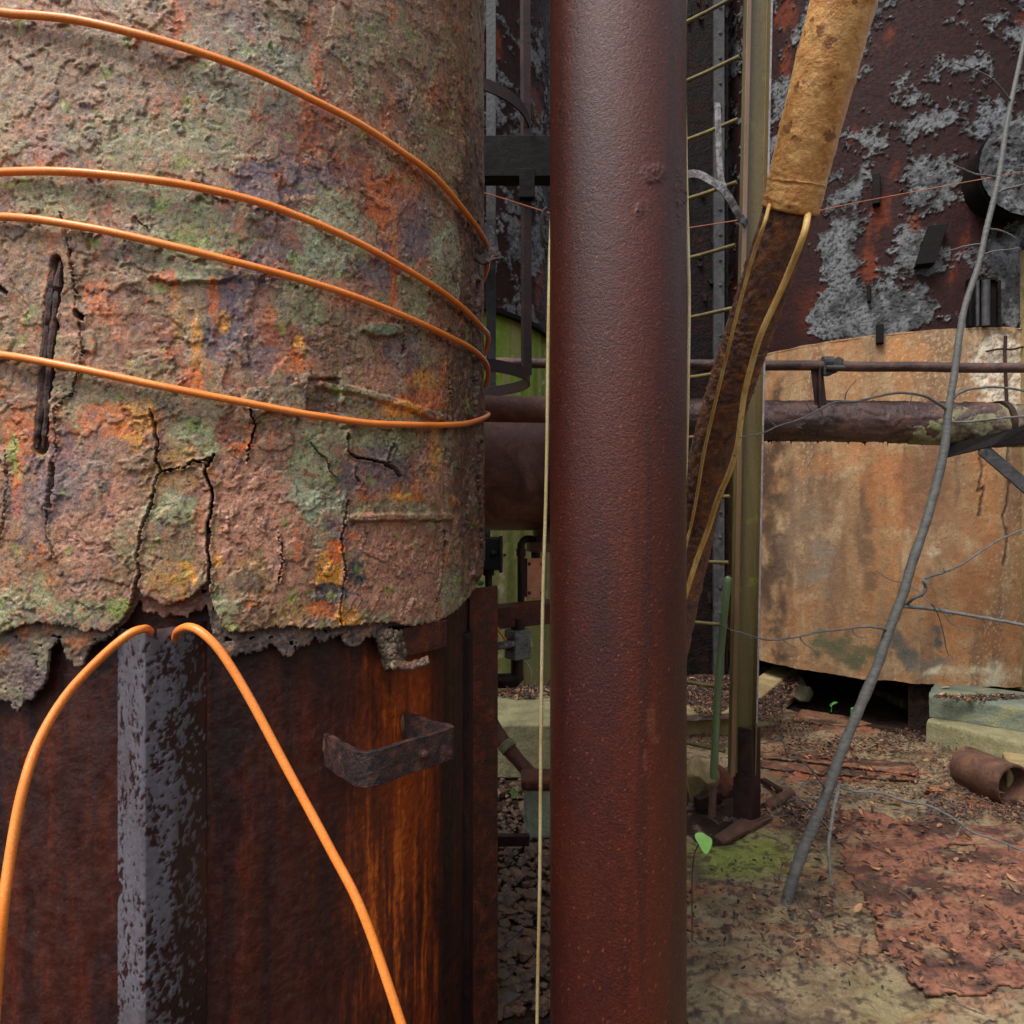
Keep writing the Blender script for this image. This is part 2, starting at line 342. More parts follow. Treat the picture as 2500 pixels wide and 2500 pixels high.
def leaf_mat(name, a, b_, rough=.55):
    m, t, b = new_mat(name); v = coords(t)
    n = noise(t, 18, 4, .6, v); t.links.new(ramp(t, n, [(.3, L4(a)), (.7, L4(b_))]), b.inputs['Base Color']); b.inputs['Roughness'].default_value = rough
    bump(t, b, noise(t, 60, 4, .6, v), .3, .002)
    return m
M['leaf'] = leaf_mat('bright_green_leaf', (132, 196, 84), (170, 222, 120))
M['sprout'] = leaf_mat('sprout_green', (70, 150, 60), (120, 196, 90))
M['litter'] = attr_mat('leaf_litter', (.5, .85), 200, .4, .2, .001, .4, 60)
M['stalk'] = rust_mat('red_brown_stalk', [(.3, (110, 66, 46)), (.7, (150, 96, 66))], 12, (.5, .7), 200, .2, .001)

def relief(name, cx, cy, R, th, Z, hcol, mat, parent=None, origin=None, rim=0.0):
    """upright cylinder skin: th[m] angles, Z[n,m] heights, hcol(s, Z, th)-> radial offset, colour"""
    T = np.broadcast_to(th[None, :], Z.shape); h, c = hcol(T*R, Z, T)
    r = R+h
    Pts = np.stack([cx+r*np.sin(T), cy-r*np.cos(T), Z], -1)
    if rim:                                   # turn the lower edge inward so the skin has a thickness
        e = np.stack([cx+(r[0]-rim)*np.sin(th), cy-(r[0]-rim)*np.cos(th), Z[0]+.002], -1)
        e2 = np.stack([cx+(R-rim)*np.sin(th), cy-(R-rim)*np.cos(th), Z[0]+.05], -1)
        Pts = np.concatenate([e2[None], e[None], Pts], 0); c = np.concatenate([c[:1]*.9, c[:1]*.9, c], 0)
    me = grid_mesh(name, Pts, c)
    return link(name, me, mat, parent, origin)
def dense(lo, hi, n, a, b, k):
    """n samples in [a,b], coarse k on either side out to lo..hi"""
    return np.concatenate([np.linspace(lo, a, k, endpoint=False), np.linspace(a, b, n), np.linspace(b, hi, k+1)[1:]])
def pl_dist(px, py, pts):
    d = np.full(px.shape, 1e9)
    for (x0, y0), (x1, y1) in zip(pts[:-1], pts[1:]):
        dx, dy = x1-x0, y1-y0; t = np.clip(((px-x0)*dx+(py-y0)*dy)/(dx*dx+dy*dy+1e-9), 0, 1)
        d = np.minimum(d, np.hypot(px-x0-t*dx, py-y0-t*dy))
    return d
def topix(X, Y, Z): return 1250+F*X/np.maximum(Y, .3), 1250-F*(Z-H)/np.maximum(Y, .3)

# ================================================================== GROUND
gm = MB(); gm.add([(-60, -60, -.06), (60, -60, -.06), (60, 60, -.06), (-60, 60, -.06)], [(0, 1, 2, 3)])
tag(gm.build('ground', M['soil'], origin=(0, 0, -.06)), kind='structure')

C = lambda *a: np.array(lin(*a))
def sky_blocker():  # added unseen ring; keeps low sky out of reflections on the metal
    az = np.radians(np.linspace(0, 360, 150)); rr = np.linspace(7, 22, 40); A, Rr = np.meshgrid(az, rr); D = np.degrees(A)
    push = 7*(1-ss(55, 80, D)*ss(320, 295, D))
    X = (Rr+push)*np.sin(A); Y = (Rr+push)*np.cos(A)-1.0; top = 5.6-3.0*np.exp(-((np.degrees(A)-225)/38)**2)  # dip lets bright sky through for the standing pipe's highlight
    Z = -.1+top*ss(7, 11, Rr)+.5*fbm(X*.4, Y*.4, 4)*ss(7, 9, Rr)
    tag(link('sky_blocker', grid_mesh('sky_blocker', np.stack([X, Y, Z], -1)), M['blocker'], origin=(0, -8, 0)), kind='structure')
def floor_build():
    xs = np.concatenate([np.linspace(.55, 4.2, 420), np.linspace(4.3, 9, 20)]); ys = np.concatenate([np.linspace(.6, 1.9, 20, endpoint=False), np.linspace(1.9, 4.4, 360), np.linspace(4.41, 5.6, 150), np.linspace(5.62, 6.9, 30)])
    X, Y = np.meshgrid(xs, ys); px, py = topix(X, Y, 0*X)
    n1 = fbm(X*3, Y*3, 6); n2 = fbm(X*9+5, Y*9, 6); n3 = fbm(X*26, Y*26, 4)
    lay = fbm(X*2.2+20+.3*n2, Y*5+7+.3*n2, 6)
    h = .006*n1+.003*n2+.0015*n3+.008*ss(.05, .075, lay)-.006*ss(-.12, -.15, lay)
    c = np.broadcast_to(C(140, 122, 94), X.shape+(3,)).copy()
    c = mixc(c, C(110, 92, 68), ss(-.1, .3, n1)); c = mixc(c, C(150, 132, 100), ss(.1, .4, n2)*.6)
    c = mixc(c, C(140, 88, 60), ss(.06, .2, fbm(X*2.5+40, Y*5, 5))*.5)
    c = mixc(c, C(108, 106, 66), ss(.16, .42, fbm(X*2+9, Y*3+3, 5))*.4)
    moss = ss(1.2, .4, np.hypot((px-1800)/190, (py-2090)/70)+.4*n2); c = mixc(c, C(118, 130, 52), moss*.85)
    c = mixc(c, C(126, 120, 50), ss(1.1, .6, np.hypot((px-1900)/90, (py-1850)/20)+.5*n2)*.7)
    c = mixc(c, C(150, 82, 56), ss(1.1, .6, np.hypot((px-2060)/110, (py-1760)/26)+.5*n2)*.85)
    c = mixc(c, C(158, 84, 56), ss(1.1, .6, np.hypot((px-2080)/190, (py-1890)/24)+.5*n2)*.85)
    c = mixc(c, C(166, 98, 60), ss(1.1, .6, np.hypot((px-2440)/110, (py-1960)/22)+.5*n2)*.8)
    c = mixc(c, C(48, 36, 34), ss(.12, .36, n3+.6*n2)*.75); c = mixc(c, C(62, 48, 42), ss(.05, .3, fbm(X*3+70, Y*5, 6, .6))*.7); c = c*(1+.35*fbm(X*60, Y*70, 3))[..., None]
    edge = np.abs(lay-.06); c = mixc(c, C(52, 34, 30), ss(.018, .0, edge)*.8)
    # worn-down muddy pocket beside the post
    pit = ss(1.25, .6, np.hypot((px-1735)/95, (py-1960)/95)+.3*n2); h = h-.10*pit; c = mixc(c, C(56, 42, 36), pit*.95)
    back = 5.47+(X-2.33)*(4.75-5.47)/(2.90-2.33)+.06*n2; gone = (Y > back) & (X > 2.16) & (X < 3.3)
    h = np.where(gone, -.75+.05*n1, h); c = mixc(c, C(40, 32, 28), gone*1.0)
    me = grid_mesh('floor', np.stack([X, Y, h], -1), c)
    tag(link('floor', me, M['floor'], origin=(2, 3, 0)), kind='structure')
floor_build(); sky_blocker()

def plate(name, label, cat, outline, z, thick, col, seed, slots=(), res=.012, group=None):
    """a ragged rusted sheet lying on the floor, outline in photo pixels on the ground"""
    pts = [G(x, y) for x, y in outline]
    cx = sum(p.x for p in pts)/len(pts); cy = sum(p.y for p in pts)/len(pts)
    x0, x1 = min(p.x for p in pts), max(p.x for p in pts); y0, y1 = min(p.y for p in pts), max(p.y for p in pts)
    nx, ny = int((x1-x0)/res)+2, int((y1-y0)/res)+2
    X, Y = np.meshgrid(np.linspace(x0, x1, nx), np.linspace(y0, y1, ny))
    n2 = fbm(X*10+seed, Y*10, 5); n4_ = fbm(X*3+seed, Y*5, 5, .6); Xw = X+.03*n2+.07*n4_; Yw = Y+.03*fbm(X*9, Y*9+seed, 5)+.08*fbm(X*3+9, Y*3+seed, 4)*(thick > .01)*(res < 1)*(z < .021)
    inside = np.zeros(X.shape, bool); j = len(pts)-1
    for i in range(len(pts)):
        a, b = pts[i], pts[j]
        cr = ((a.y > Yw) != (b.y > Yw)) & (Xw < (b.x-a.x)*(Yw-a.y)/((b.y-a.y) if b.y != a.y else 1e-9)+a.x); inside ^= cr; j = i
    px, py = topix(X, Y, 0*X)
    for sl in slots:
        inside &= ~(pl_dist(px, py+2*n2, sl[:-1]) < sl[-1])
    h = z+.008*fbm(X*2.5+seed, Y*2.5, 4)+.0015*fbm(X*30, Y*30+seed, 3)
    c = np.broadcast_to(C(*col[0]), X.shape+(3,)).copy(); c = mixc(c, C(*col[1]), ss(-.1, .3, fbm(X*5, Y*9+seed, 5))); c = mixc(c, C(*col[2]), ss(.1, .28, fbm(X*34, Y*60+seed, 5, .6))*.85); c = mixc(c, C(*col[2]), ss(.1, .4, fbm(X*4, Y*7+seed+9, 5))*.4); dirt = ss(.02, .2, fbm(X*3+seed*3, Y*4, 6, .62)); c = mixc(c, C(58, 44, 38), dirt*.8); c = mixc(c, C(150, 128, 96), ss(.16, .3, fbm(X*5+seed*7, Y*8, 6, .6))*.5); c = c*(1+.4*fbm(X*90, Y*120, 3))[..., None]
    me = grid_mesh(name, np.stack([X, Y, h], -1), c)
    bm = bmesh.new(); bm.from_mesh(me); bm.faces.ensure_lookup_table()
    ins = inside.ravel(); kill = [f for f in bm.faces if not all(ins[v.index] for v in f.verts)]
    bmesh.ops.delete(bm, geom=kill, context='FACES'); bm.to_mesh(me); bm.free()
    o = link(name, me, M['floor'], origin=(cx, cy, 0))
    s = o.modifiers.new('thickness', 'SOLIDIFY'); s.thickness = thick; s.offset = -1
    return tag(o, label, cat, group)
plate('steel_plate', 'large rust red steel sheet with a small hole at the front right of the floor', 'steel plate',
      [(2010, 1988), (2080, 1978), (2160, 1994), (2200, 2010), (2280, 2000), (2360, 2024), (2440, 2018), (2560, 2060), (2620, 2120), (2640, 2300), (2500, 2420), (2250, 2440), (2150, 2300), (2080, 2160), (2040, 2060)],
      .02, .012, [(142, 94, 72), (120, 74, 58), (70, 48, 43)], 3, slots=[[(2328, 2076), (2372, 2076), 9]])
plate('slotted_plate', 'long brown rusted plate with narrow slots lying between post and pipe offcut', 'steel plate',
      [(1850, 1842), (1950, 1840), (2100, 1858), (2235, 1872), (2245, 1915), (2120, 1906), (2000, 1896), (1850, 1880)],
      .022, .012, [(128, 84, 60), (98, 64, 50), (62, 45, 42)], 8, slots=[[(1862, 1860), (2000, 1872), (2120, 1888), (2232, 1902), 3.2], [(2005, 1858), (2060, 1866), 2.2], [(2020, 1895), (2080, 1902), 2.2]])
plate('thin_plate', 'thin reddish flaked sheet lying at the rear of the floor before the dark opening', 'steel plate',
      [(1955, 1738), (2060, 1752), (2130, 1772), (2090, 1780), (2000, 1772), (1930, 1765)], .02, .008, [(132, 88, 64), (124, 98, 68), (74, 52, 44)], 14)

# ================================================================== CONCRETE DRUMS AND BLACK STOVES
DA = (3.57, 6.58, 1.63); DB = (-1.45, 6.1, 1.79)
ZB, ZT = .33, 2.94
def cblob(c, px, py, n, items):
    for x, y, rx, ry, col, k in items:
        wgt = ss(1.2, .45, np.hypot((px-x)/rx, (py-y)/ry)+1.5*n)*k*np.clip(1-1.2*n, .3, 1.2)
        c = mixc(c, C(*col), wgt)
    return c
def drumA():
    cx, cy, R = DA
    th = dense(-PI, PI, 430, math.radians(-80), math.radians(45), 14)
    zz = np.linspace(ZB, ZT, 260)
    Z = np.broadcast_to(zz[:, None], (260, len(th))).copy()
    Z[0] += .025*fbm(th*6, th*0, 4); Z[-1] += .012*fbm(th*8+4, th*0, 4)
    def f(s, z, T):
        X = cx+R*np.sin(T); Y = cy-R*np.cos(T); px, py = topix(X, Y, z)
        n1 = fbm(s*2, z*.5, 5); n2 = fbm(s*6+9, z*6, 6); n3 = fbm(s*22, z*22, 4); st = fbm(s*7+3, z*.5, 5); st2 = fbm(s*16+8, z*.9, 5)
        wv_ = s+.05*fbm(s*5+4, z*1.5, 4); st = fbm(wv_*3.5+3, z*.45, 6, .6); st2 = fbm(wv_*11+8, z*.8, 5)
        c = np.broadcast_to(C(146, 114, 82), s.shape+(3,)).copy()
        c = mixc(c, C(168, 116, 72), ss(-.05, .35, st)*.7); c = mixc(c, C(112, 84, 64), ss(.0, .35, -st)*.7)
        c = mixc(c, C(168, 142, 108), ss(-.02, .4, n2+.4*n1)*.6); c = mixc(c, C(98, 76, 60), ss(.16, .42, st2)*.55)
        c = mixc(c, C(112, 80, 60), ss(.1, .45, n1)*.6); c = mixc(c, C(160, 106, 64), ss(.08, .4, fbm(s*3+60, z*2, 6, .6))*.5); c = mixc(c, C(180, 156, 122), ss(.1, .45, fbm(s*4+90, z*1.2, 6, .6))*.5)
        c = c*(1+.22*n3+.16*fbm(s*70, z*70, 3))[..., None]
        it = [(1880, 1300, 50, 330, (84, 64, 50), .8), (1970, 1290, 60, 130, (134, 114, 94), .5), (2010, 1360, 30, 90, (126, 118, 106), .45), (2120, 1330, 20, 230, (104, 80, 60), .7),
              (2180, 1200, 50, 160, (176, 116, 72), .5), (2250, 1160, 60, 160, (120, 84, 62), .6), (2060, 1130, 90, 50, (180, 120, 74), .4), (2220, 870, 60, 40, (186, 126, 74), .4),
              (2060, 1585, 80, 40, (92, 92, 66), .8), (2210, 1590, 40, 50, (92, 88, 80), .85), (2290, 1572, 14, 32, (82, 78, 74), .95), (2250, 1630, 80, 25, (96, 96, 90), .7),
              (2340, 1640, 110, 16, (188, 176, 146), .9), (2440, 1650, 70, 30, (190, 178, 150), .85), (2380, 1400, 70, 160, (146, 100, 68), .5), (2280, 1345, 20, 16, (190, 172, 144), .8), (2300, 1300, 70, 60, (150, 112, 84), .5)]
        c = cblob(c, px, py, n2, it)
        # spalled pale patch round the bare reinforcement, upper right
        sp = ss(1.15, .85, np.hypot((px-2480)/105, (py-900)/105)+.55*n2+.2*n3)
        c = mixc(c, C(206, 194, 172), sp*.92); c = mixc(c, C(120, 100, 84), sp*ss(.05, .25, fbm(s*45, z*45, 5, .65))*.8); c = mixc(c, C(170, 120, 84), sp*ss(.1, .3, fbm(s*12+7, z*12, 5))*.6)
        h = .006*n1+.004*n2+.002*n3-.022*sp*(.6+.5*n2+.5*n3)-.002*ss(.2, .35, n3)
        pits = ss(.40, .46, fbm(s*60, z*60, 3)+.25*n2); c = mixc(c, C(84, 62, 50), pits*.5); h = h-.002*pits
        pale = ss(.33, .42, fbm(s*46+70, z*34, 5, .62)+.7*n1); c = mixc(c, C(196, 170, 136), pale*.5)
        for cr in ([(2392, 1100), (2398, 1150), (2390, 1200), (2402, 1190), (2390, 1260)], [(2462, 1090), (2464, 1180), (2458, 1240), (2448, 1260), (2462, 1320), (2450, 1380)]):
            d = pl_dist(px+6*n3, py, cr); k = ss(5, 1.5, d); h = h-.01*k; c = mixc(c, C(66, 52, 46), k*.8)
        k = ss(22, 0, py-(1690-.15*(2400-px)*.3))*0
        return h, c
    root = thing('concrete_drum', 'orange brown stained round concrete base under the black stove at right', 'foundation', (cx, cy, ZB))
    relief('drum_wall', cx, cy, R, th, Z, f, M['concrete'], root)
    t = MB(); t.lathe((cx, cy, ZT-.012), (0, 0, 1), [(R+.004, 0), (R-.5, .01)], 96, cap=False); t.build('drum_top', M['kerb'], root, smooth=True)
    b = MB(); b.lathe((cx, cy, ZB+.03), (0, 0, 1), [(R-.01, 0), (.01, .0)], 96, cap=False); b.build('drum_underside', M['soil'], root)
    tl = np.radians(np.linspace(-22, 283, 60)); T_, Z_ = np.meshgrid(tl, np.linspace(-.85, ZB+.05, 6)); Rl = R-.12  # added wall keeping sky light out from under the drum
    link('pit_light_block', grid_mesh('pit_light_block', np.stack([cx+Rl*np.sin(T_), cy-Rl*np.cos(T_), Z_], -1)), M['soil'], root)
    # bare reinforcement in the spalled patch
    r = MB()
    def on(px_, py_, k=.012):
        x, y, z, t_ = hitz(px_, py_, cx, cy, R+k); return (x, y, z)
    r.tube([on(2455, 760+60), on(2453, 860), on(2456, 940), on(2458, 990)], .011, 10); r.build('vertical_rebar', M['dark_rust'], root, smooth=True)
    r = MB(); r.tube(spline([on(2408, 858), on(2440, 852), on(2470, 853), on(2500, 846)]), .007, 8); r.build('cross_rebar', M['dark_rust'], root, smooth=True)
drumA()
def drumB():
    cx, cy, R = DB
    th = dense(-PI, PI, 200, math.radians(10), math.radians(100), 16)
    zz = np.linspace(.15, ZT+.1, 220); Z = np.broadcast_to(zz[:, None], (220, len(th))).copy(); Z[-1] += .012*fbm(th*8+4, th*0, 4)
    def f(s, z, T):
        n1 = fbm(s*2, z*.6, 5); n2 = fbm(s*6+9, z*6, 6); n3 = fbm(s*22, z*22, 4); st = fbm(s*9, z*.5, 5)
        c = np.broadcast_to(C(132, 140, 84), s.shape+(3,)).copy()
        top = ss(1.95, 2.3, z+.1*n2)
        c = mixc(c, C(116, 152, 36), top*.9); c = mixc(c, C(158, 142, 108), ss(.05, .3, st)*.75); c = mixc(c, C(84, 96, 40), ss(.0, .3, -st+.2*n2)*.6)
        c = mixc(c, C(212, 208, 188), ss(.3, .4, n2+.2*n3)*.6); c = mixc(c, C(150, 150, 80), ss(.0, .3, n3)*.35)
        c = mixc(c, C(172, 160, 110), ss(.6, .3, z)*.4)
        return .006*n1+.005*n2+.003*n3, c
    root = thing('mossy_drum', 'round concrete base covered in bright green moss behind the pipes at centre left', 'foundation', (cx, cy, .15))
    relief('drum_wall', cx, cy, R, th, Z, f, M['concrete'], root)
    t = MB(); t.lathe((cx, cy, ZT+.09), (0, 0, 1), [(R+.004, 0), (R-.5, .01)], 96, cap=False); t.build('drum_top', M['kerb'], root, smooth=True)
drumB()

def stove_col(px, py, s, z, guide):  # colours darkened overall to stand in for shade from overhead
    n1 = fbm(s*1.3, z*1.3, 6); n2 = fbm(s*5+9, z*5, 6); n3 = fbm(s*17, z*17, 5); n4 = fbm(s*40, z*40, 3)
    m = .9*n1+.85*n2+.55*n3+.22*n4+guide+.02
    paint = ss(.0, .03, m); bare = 1-paint
    c = np.broadcast_to(C(42, 15, 13), s.shape+(3,)).copy()
    c = mixc(c, C(50, 22, 23), ss(.0, .3, n2)*.8); c = mixc(c, C(110, 46, 18), ss(.2, .4, fbm(s*3+50, z*1.6, 5))*.8); c = mixc(c, C(30, 16, 16), ss(.05, .3, -n3)*.6)
    g = np.broadcast_to(C(66, 67, 68), s.shape+(3,)).copy(); g = mixc(g, C(108, 109, 111), ss(-.1, .35, n2+.6*n1)); g = mixc(g, C(38, 38, 39), ss(.1, .32, -n3)*.75); g = mixc(g, C(140, 141, 143), ss(.28, .4, n3+.4*n4)*.5)
    spots = ss(.2, .27, fbm(s*38+5, z*38, 4, .6)+.3*n1); g = mixc(g, C(36, 30, 30), spots*.85)
    c = c*bare[..., None]+g*paint[..., None]
    edge = ss(.0, .05, m)*ss(.14, .05, m)                    # curled-up rim of the peeling paint
    return .004*n1+.002*n3+paint*.004+edge*(.008+.020*n3)-.004*spots*paint+.003*n4*paint, c
def stoveA():
    cx, cy, R = DA; R -= .02
    th = dense(-PI, PI, 520, math.radians(-85), math.radians(45), 14)
    zz = np.concatenate([np.linspace(ZT-.02, 6.6, 520), np.linspace(6.62, 11, 30)]); Z = np.broadcast_to(zz[:, None], (len(zz), len(th)))
    def f(s, z, T):
        px, py = topix(cx+R*np.sin(T), cy-R*np.cos(T), z)
        n = fbm(s*5, z*5, 4); g = np.full(s.shape, -.12)
        for x, y, rx, ry, k in [(2080, 520, 60, 150, .22), (2040, 640, 40, 60, .2), (2130, 760, 150, 60, .45), (2020, 790, 60, 60, .3), (2240, 760, 60, 70, .3), (2270, 460, 70, 70, .35), (2220, 620, 60, 70, .3),
                                (2300, 660, 40, 40, .2), (2440, 640, 90, 100, .45), (2460, 740, 80, 60, .4), (2060, 430, 60, 40, .2),
                                (2170, 560, 45, 130, -.4), (1940, 700, 60, 200, -.55), (2330, 680, 50, 70, -.35), (2170, 440, 60, 60, -.35), (2350, 560, 60, 60, -.35), (2290, 780, 20, 40, -.3), (1920, 480, 70, 120, -.1), (2000, 700, 40, 40, -.3), (2280, 850, 200, 14, -.35), (1960, 850, 120, 40, -.5)]:
            g = g+k*ss(1.3, .3, np.hypot((px-x)/rx, (py-y)/ry))
        h, c = stove_col(px, py, s, z, g)
        c = mixc(c, C(84, 32, 13), ss(1.2, .3, np.hypot((px-1985)/40, (py-760)/80)+.9*n)*.7*(c[..., 0] < .06)*(c[..., 2] < .02))
        c = mixc(c, C(110, 50, 18), ss(1.2, .3, np.hypot((px-2232)/18, (py-545)/30)+.6*n)*.7)
        c = mixc(c, C(64, 32, 34), ss(1.2, .3, np.hypot((px-2360)/60, (py-640)/80)+.6*n)*.25)
        return h, c
    root = thing('blast_stove', 'tall rusty round stove of peeling grey paint standing on the orange concrete base', 'stove', (cx, cy, ZT))
    sh = relief('stove_shell', cx, cy, R, th, Z, f, M['stove'], root)
    t = MB(); t.lathe((cx, cy, 11), (0, 0, 1), [(R, 0), (R*.9, .5), (R*.5, .9), (.02, 1.0)], 64, cap=False); t.build('stove_dome', M['soot'], root, smooth=True)
    def fr(px_, py_, off=0.0):
        x, y, z, a = hitz(px_, py_, cx, cy, R+off); return Vector((x, y, z)), a
    def lug(px_, y0, y1, wpx, dep, lean=0):
        p0, a = fr(px_-lean, y1); p1, a1 = fr(px_+lean, y0); wd = wpx/F*p0.y
        nrm = Vector((math.sin(a), -math.cos(a), 0)); tan = Vector((math.cos(a), math.sin(a), 0))
        b = MB(); b.prism([p0-tan*wd/2-nrm*.02, p0+tan*wd/2-nrm*.02, p0+tan*wd/2+nrm*dep, p0-tan*wd/2+nrm*dep], p1-p0)
        b.build('lug', M['black'], root, bevel=.004)
    lug(2140, 432, 505, 17, .07); lug(2268, 560, 655, 40, .10, 16); lug(2148, 796, 842, 17, .07); lug(2122, 700, 740, 8, .05)
    # small doorway with two bars; a black sheet stands in for its shaded inside
    p, a = fr(2392, 800); q, _ = fr(2392, 690); nrm = Vector((math.sin(a), -math.cos(a), 0)); tan = Vector((math.cos(a), math.sin(a), 0)); hv = q-p; hv = Vector((0, 0, hv.z))
    wd = 66/F*p.y
    fm = MB()
    for k in (-1, 1): fm.prism([p+tan*k*wd/2-nrm*.03, p+tan*(k*wd/2+.02)-nrm*.03, p+tan*(k*wd/2+.02)+nrm*.05, p+tan*k*wd/2+nrm*.05], hv)
    fm.prism([p-tan*wd/2+hv-nrm*.03, p+tan*wd/2+hv-nrm*.03, p+tan*wd/2+hv+nrm*.05, p-tan*wd/2+hv+nrm*.05], (0, 0, .02))
    fo = fm.build('opening_frame', M['soot'], root, bevel=.003)
    fp = MB(); fp.prism([p-tan*wd/2+nrm*.012, p+tan*wd/2+nrm*.012, p+tan*wd/2+nrm*.02, p-tan*wd/2+nrm*.02], hv); fp.build('opening_dark_sheet', M['black'], root)
    for k, r in ((-.2, .012), (.08, .028)):
        b = MB(); b.cyl(p+tan*k*wd+nrm*.045, p+tan*k*wd+nrm*.045+hv, r, 12); b.build('opening_bar', M['dark_steel'], fo, smooth=True)
    # big round manhole nozzle with scaly grey cover
    p, a = fr(2448, 448); nrm = Vector((math.sin(a), -math.cos(a), 0)); r0 = .335
    nz = MB(); nz.lathe(p-nrm*.1, nrm, [(r0*.86, 0), (r0*.86, .28), (r0, .28), (r0, .31)], 48); nzo = nz.build('manhole_neck', M['black'], root, smooth=True)
    rr = np.linspace(.0, 1, 46); tt = np.linspace(0, 2*PI, 140, endpoint=False); Rr, Tt = np.meshgrid(rr, tt, indexing='ij')
    u = Rr*np.cos(Tt)*r0; v = Rr*np.sin(Tt)*r0; h, c = stove_col(0, 0, u+30, v+12, .35)
    h = h*1.6+.012*fbm(u*26, v*26, 4)
    ctr = p+nrm*.235; e1 = np.array(tan_ := (math.cos(a), math.sin(a), 0)); nn = np.array(nrm)
    Pts = np.array(ctr)+u[..., None]*e1+v[..., None]*np.array([0, 0, 1.0])+h[..., None]*nn
    link('manhole_cover', grid_mesh('manhole_cover', Pts, c, wrap=True), M['stove'], root)
    # hanging curled paint scabs
stoveA()
def stoveB():
    cx, cy, R = DB; R += .02
    th = dense(-PI, PI, 240, math.radians(10), math.radians(100), 16)
    zz = np.concatenate([np.linspace(ZT+.08, 6.4, 330), np.linspace(6.42, 11, 30)]); Z = np.broadcast_to(zz[:, None], (len(zz), len(th)))
    def f(s, z, T):
        px, py = topix(cx+R*np.sin(T), cy-R*np.cos(T), z); g = np.full(s.shape, -.16)
        for x, y, rx, ry, k in [(1255, 590, 18, 50, .5), (1240, 500, 16, 20, .3), (1225, 440, 30, 20, .4), (1305, 590, 14, 40, .3), (1240, 650, 50, 40, .2)]:
            g = g+k*ss(1.3, .3, np.hypot((px-x)/rx, (py-y)/ry))
        return stove_col(px, py, s+40, z, g)
    root = thing('blast_stove', 'dark rusty round stove standing on the moss covered base, mostly hidden by the red pipe', 'stove', (cx, cy, ZT+.08))
    relief('stove_shell', cx, cy, R, th, Z, f, M['stove'], root)
    t = MB(); t.lathe((cx, cy, 11), (0, 0, 1), [(R, 0), (R*.9, .5), (R*.5, .9), (.02, 1.0)], 64, cap=False); t.build('stove_dome', M['soot'], root, smooth=True)
    b = MB(); b.lathe((cx, cy, ZT+.07), (0, 0, 1), [(R+.0, 0), (R+.05, 0), (R+.05, .03), (R, .05)], 96, cap=False); b.build('base_ring', M['black'], root, smooth=True)
stoveB()

# ---- dark steel column behind the ladder
def column():
    x0, x1, Y = 1.40, 1.90, 6.0
    root = thing('steel_column', 'dark sooty riveted steel column with pale grey corner angle behind the mossy ladder', 'column', ((x0+x1)/2, Y+.2, .1))
    b = MB(); b.box(((x0+x1)/2, Y+.2, 5.1), (x1-x0, .4, 10)); b.build('column_body', M['soot'], root)
    c0 = P(1742, 1000, Y-.03).x; c1 = P(1768, 1000, Y-.03).x
    b = MB(); b.prism([(c0, Y-.04, .12), (c1, Y-.04, .12), (c1, Y-.028, .12), (c0+.012, Y-.028, .12), (c0+.012, Y+.0, .12), (c0, Y+.0, .12)], (0, 0, 9.9)); a = b.build('corner_angle', M['dark_steel'], root, bevel=.002)
    r = MB()
    for k in range(28):
        r.lathe(((c0+c1)/2+.01, Y-.041, .5+k*.22), (0, -1, 0), [(.016, 0), (.013, .008), (.004, .012)], 10)
    r.build('rivets', M['dark_steel'], a, smooth=True)
    rg = random.Random(3); s = MB()
    for k in range(60):                        # loose scabs of scale on the face
        z = rg.uniform(.4, 7); x = rg.uniform(x0+.02, x1-.02); w_ = rg.uniform(.02, .07); hh = rg.uniform(.04, .14)
        s.add([(x, Y-.004, z+hh), (x+w_, Y-.006, z+hh*.9), (x+w_*rg.uniform(.5, 1), Y-rg.uniform(.01, .05), z), (x+w_*.2, Y-rg.uniform(.01, .04), z+hh*.1)], [(0, 1, 2, 3)])
    s.build('scale_flakes', M['soot'], root)
column()
# pale concrete pier just at the right edge
pb = MB(); pb.box((3.87, 5.0, 1.9), (.34, .34, 3.2)); tag(pb.build('concrete_pier', M['kerb'], bevel=.012), 'pale plain concrete pier beside the orange concrete base at the right edge', 'pier')

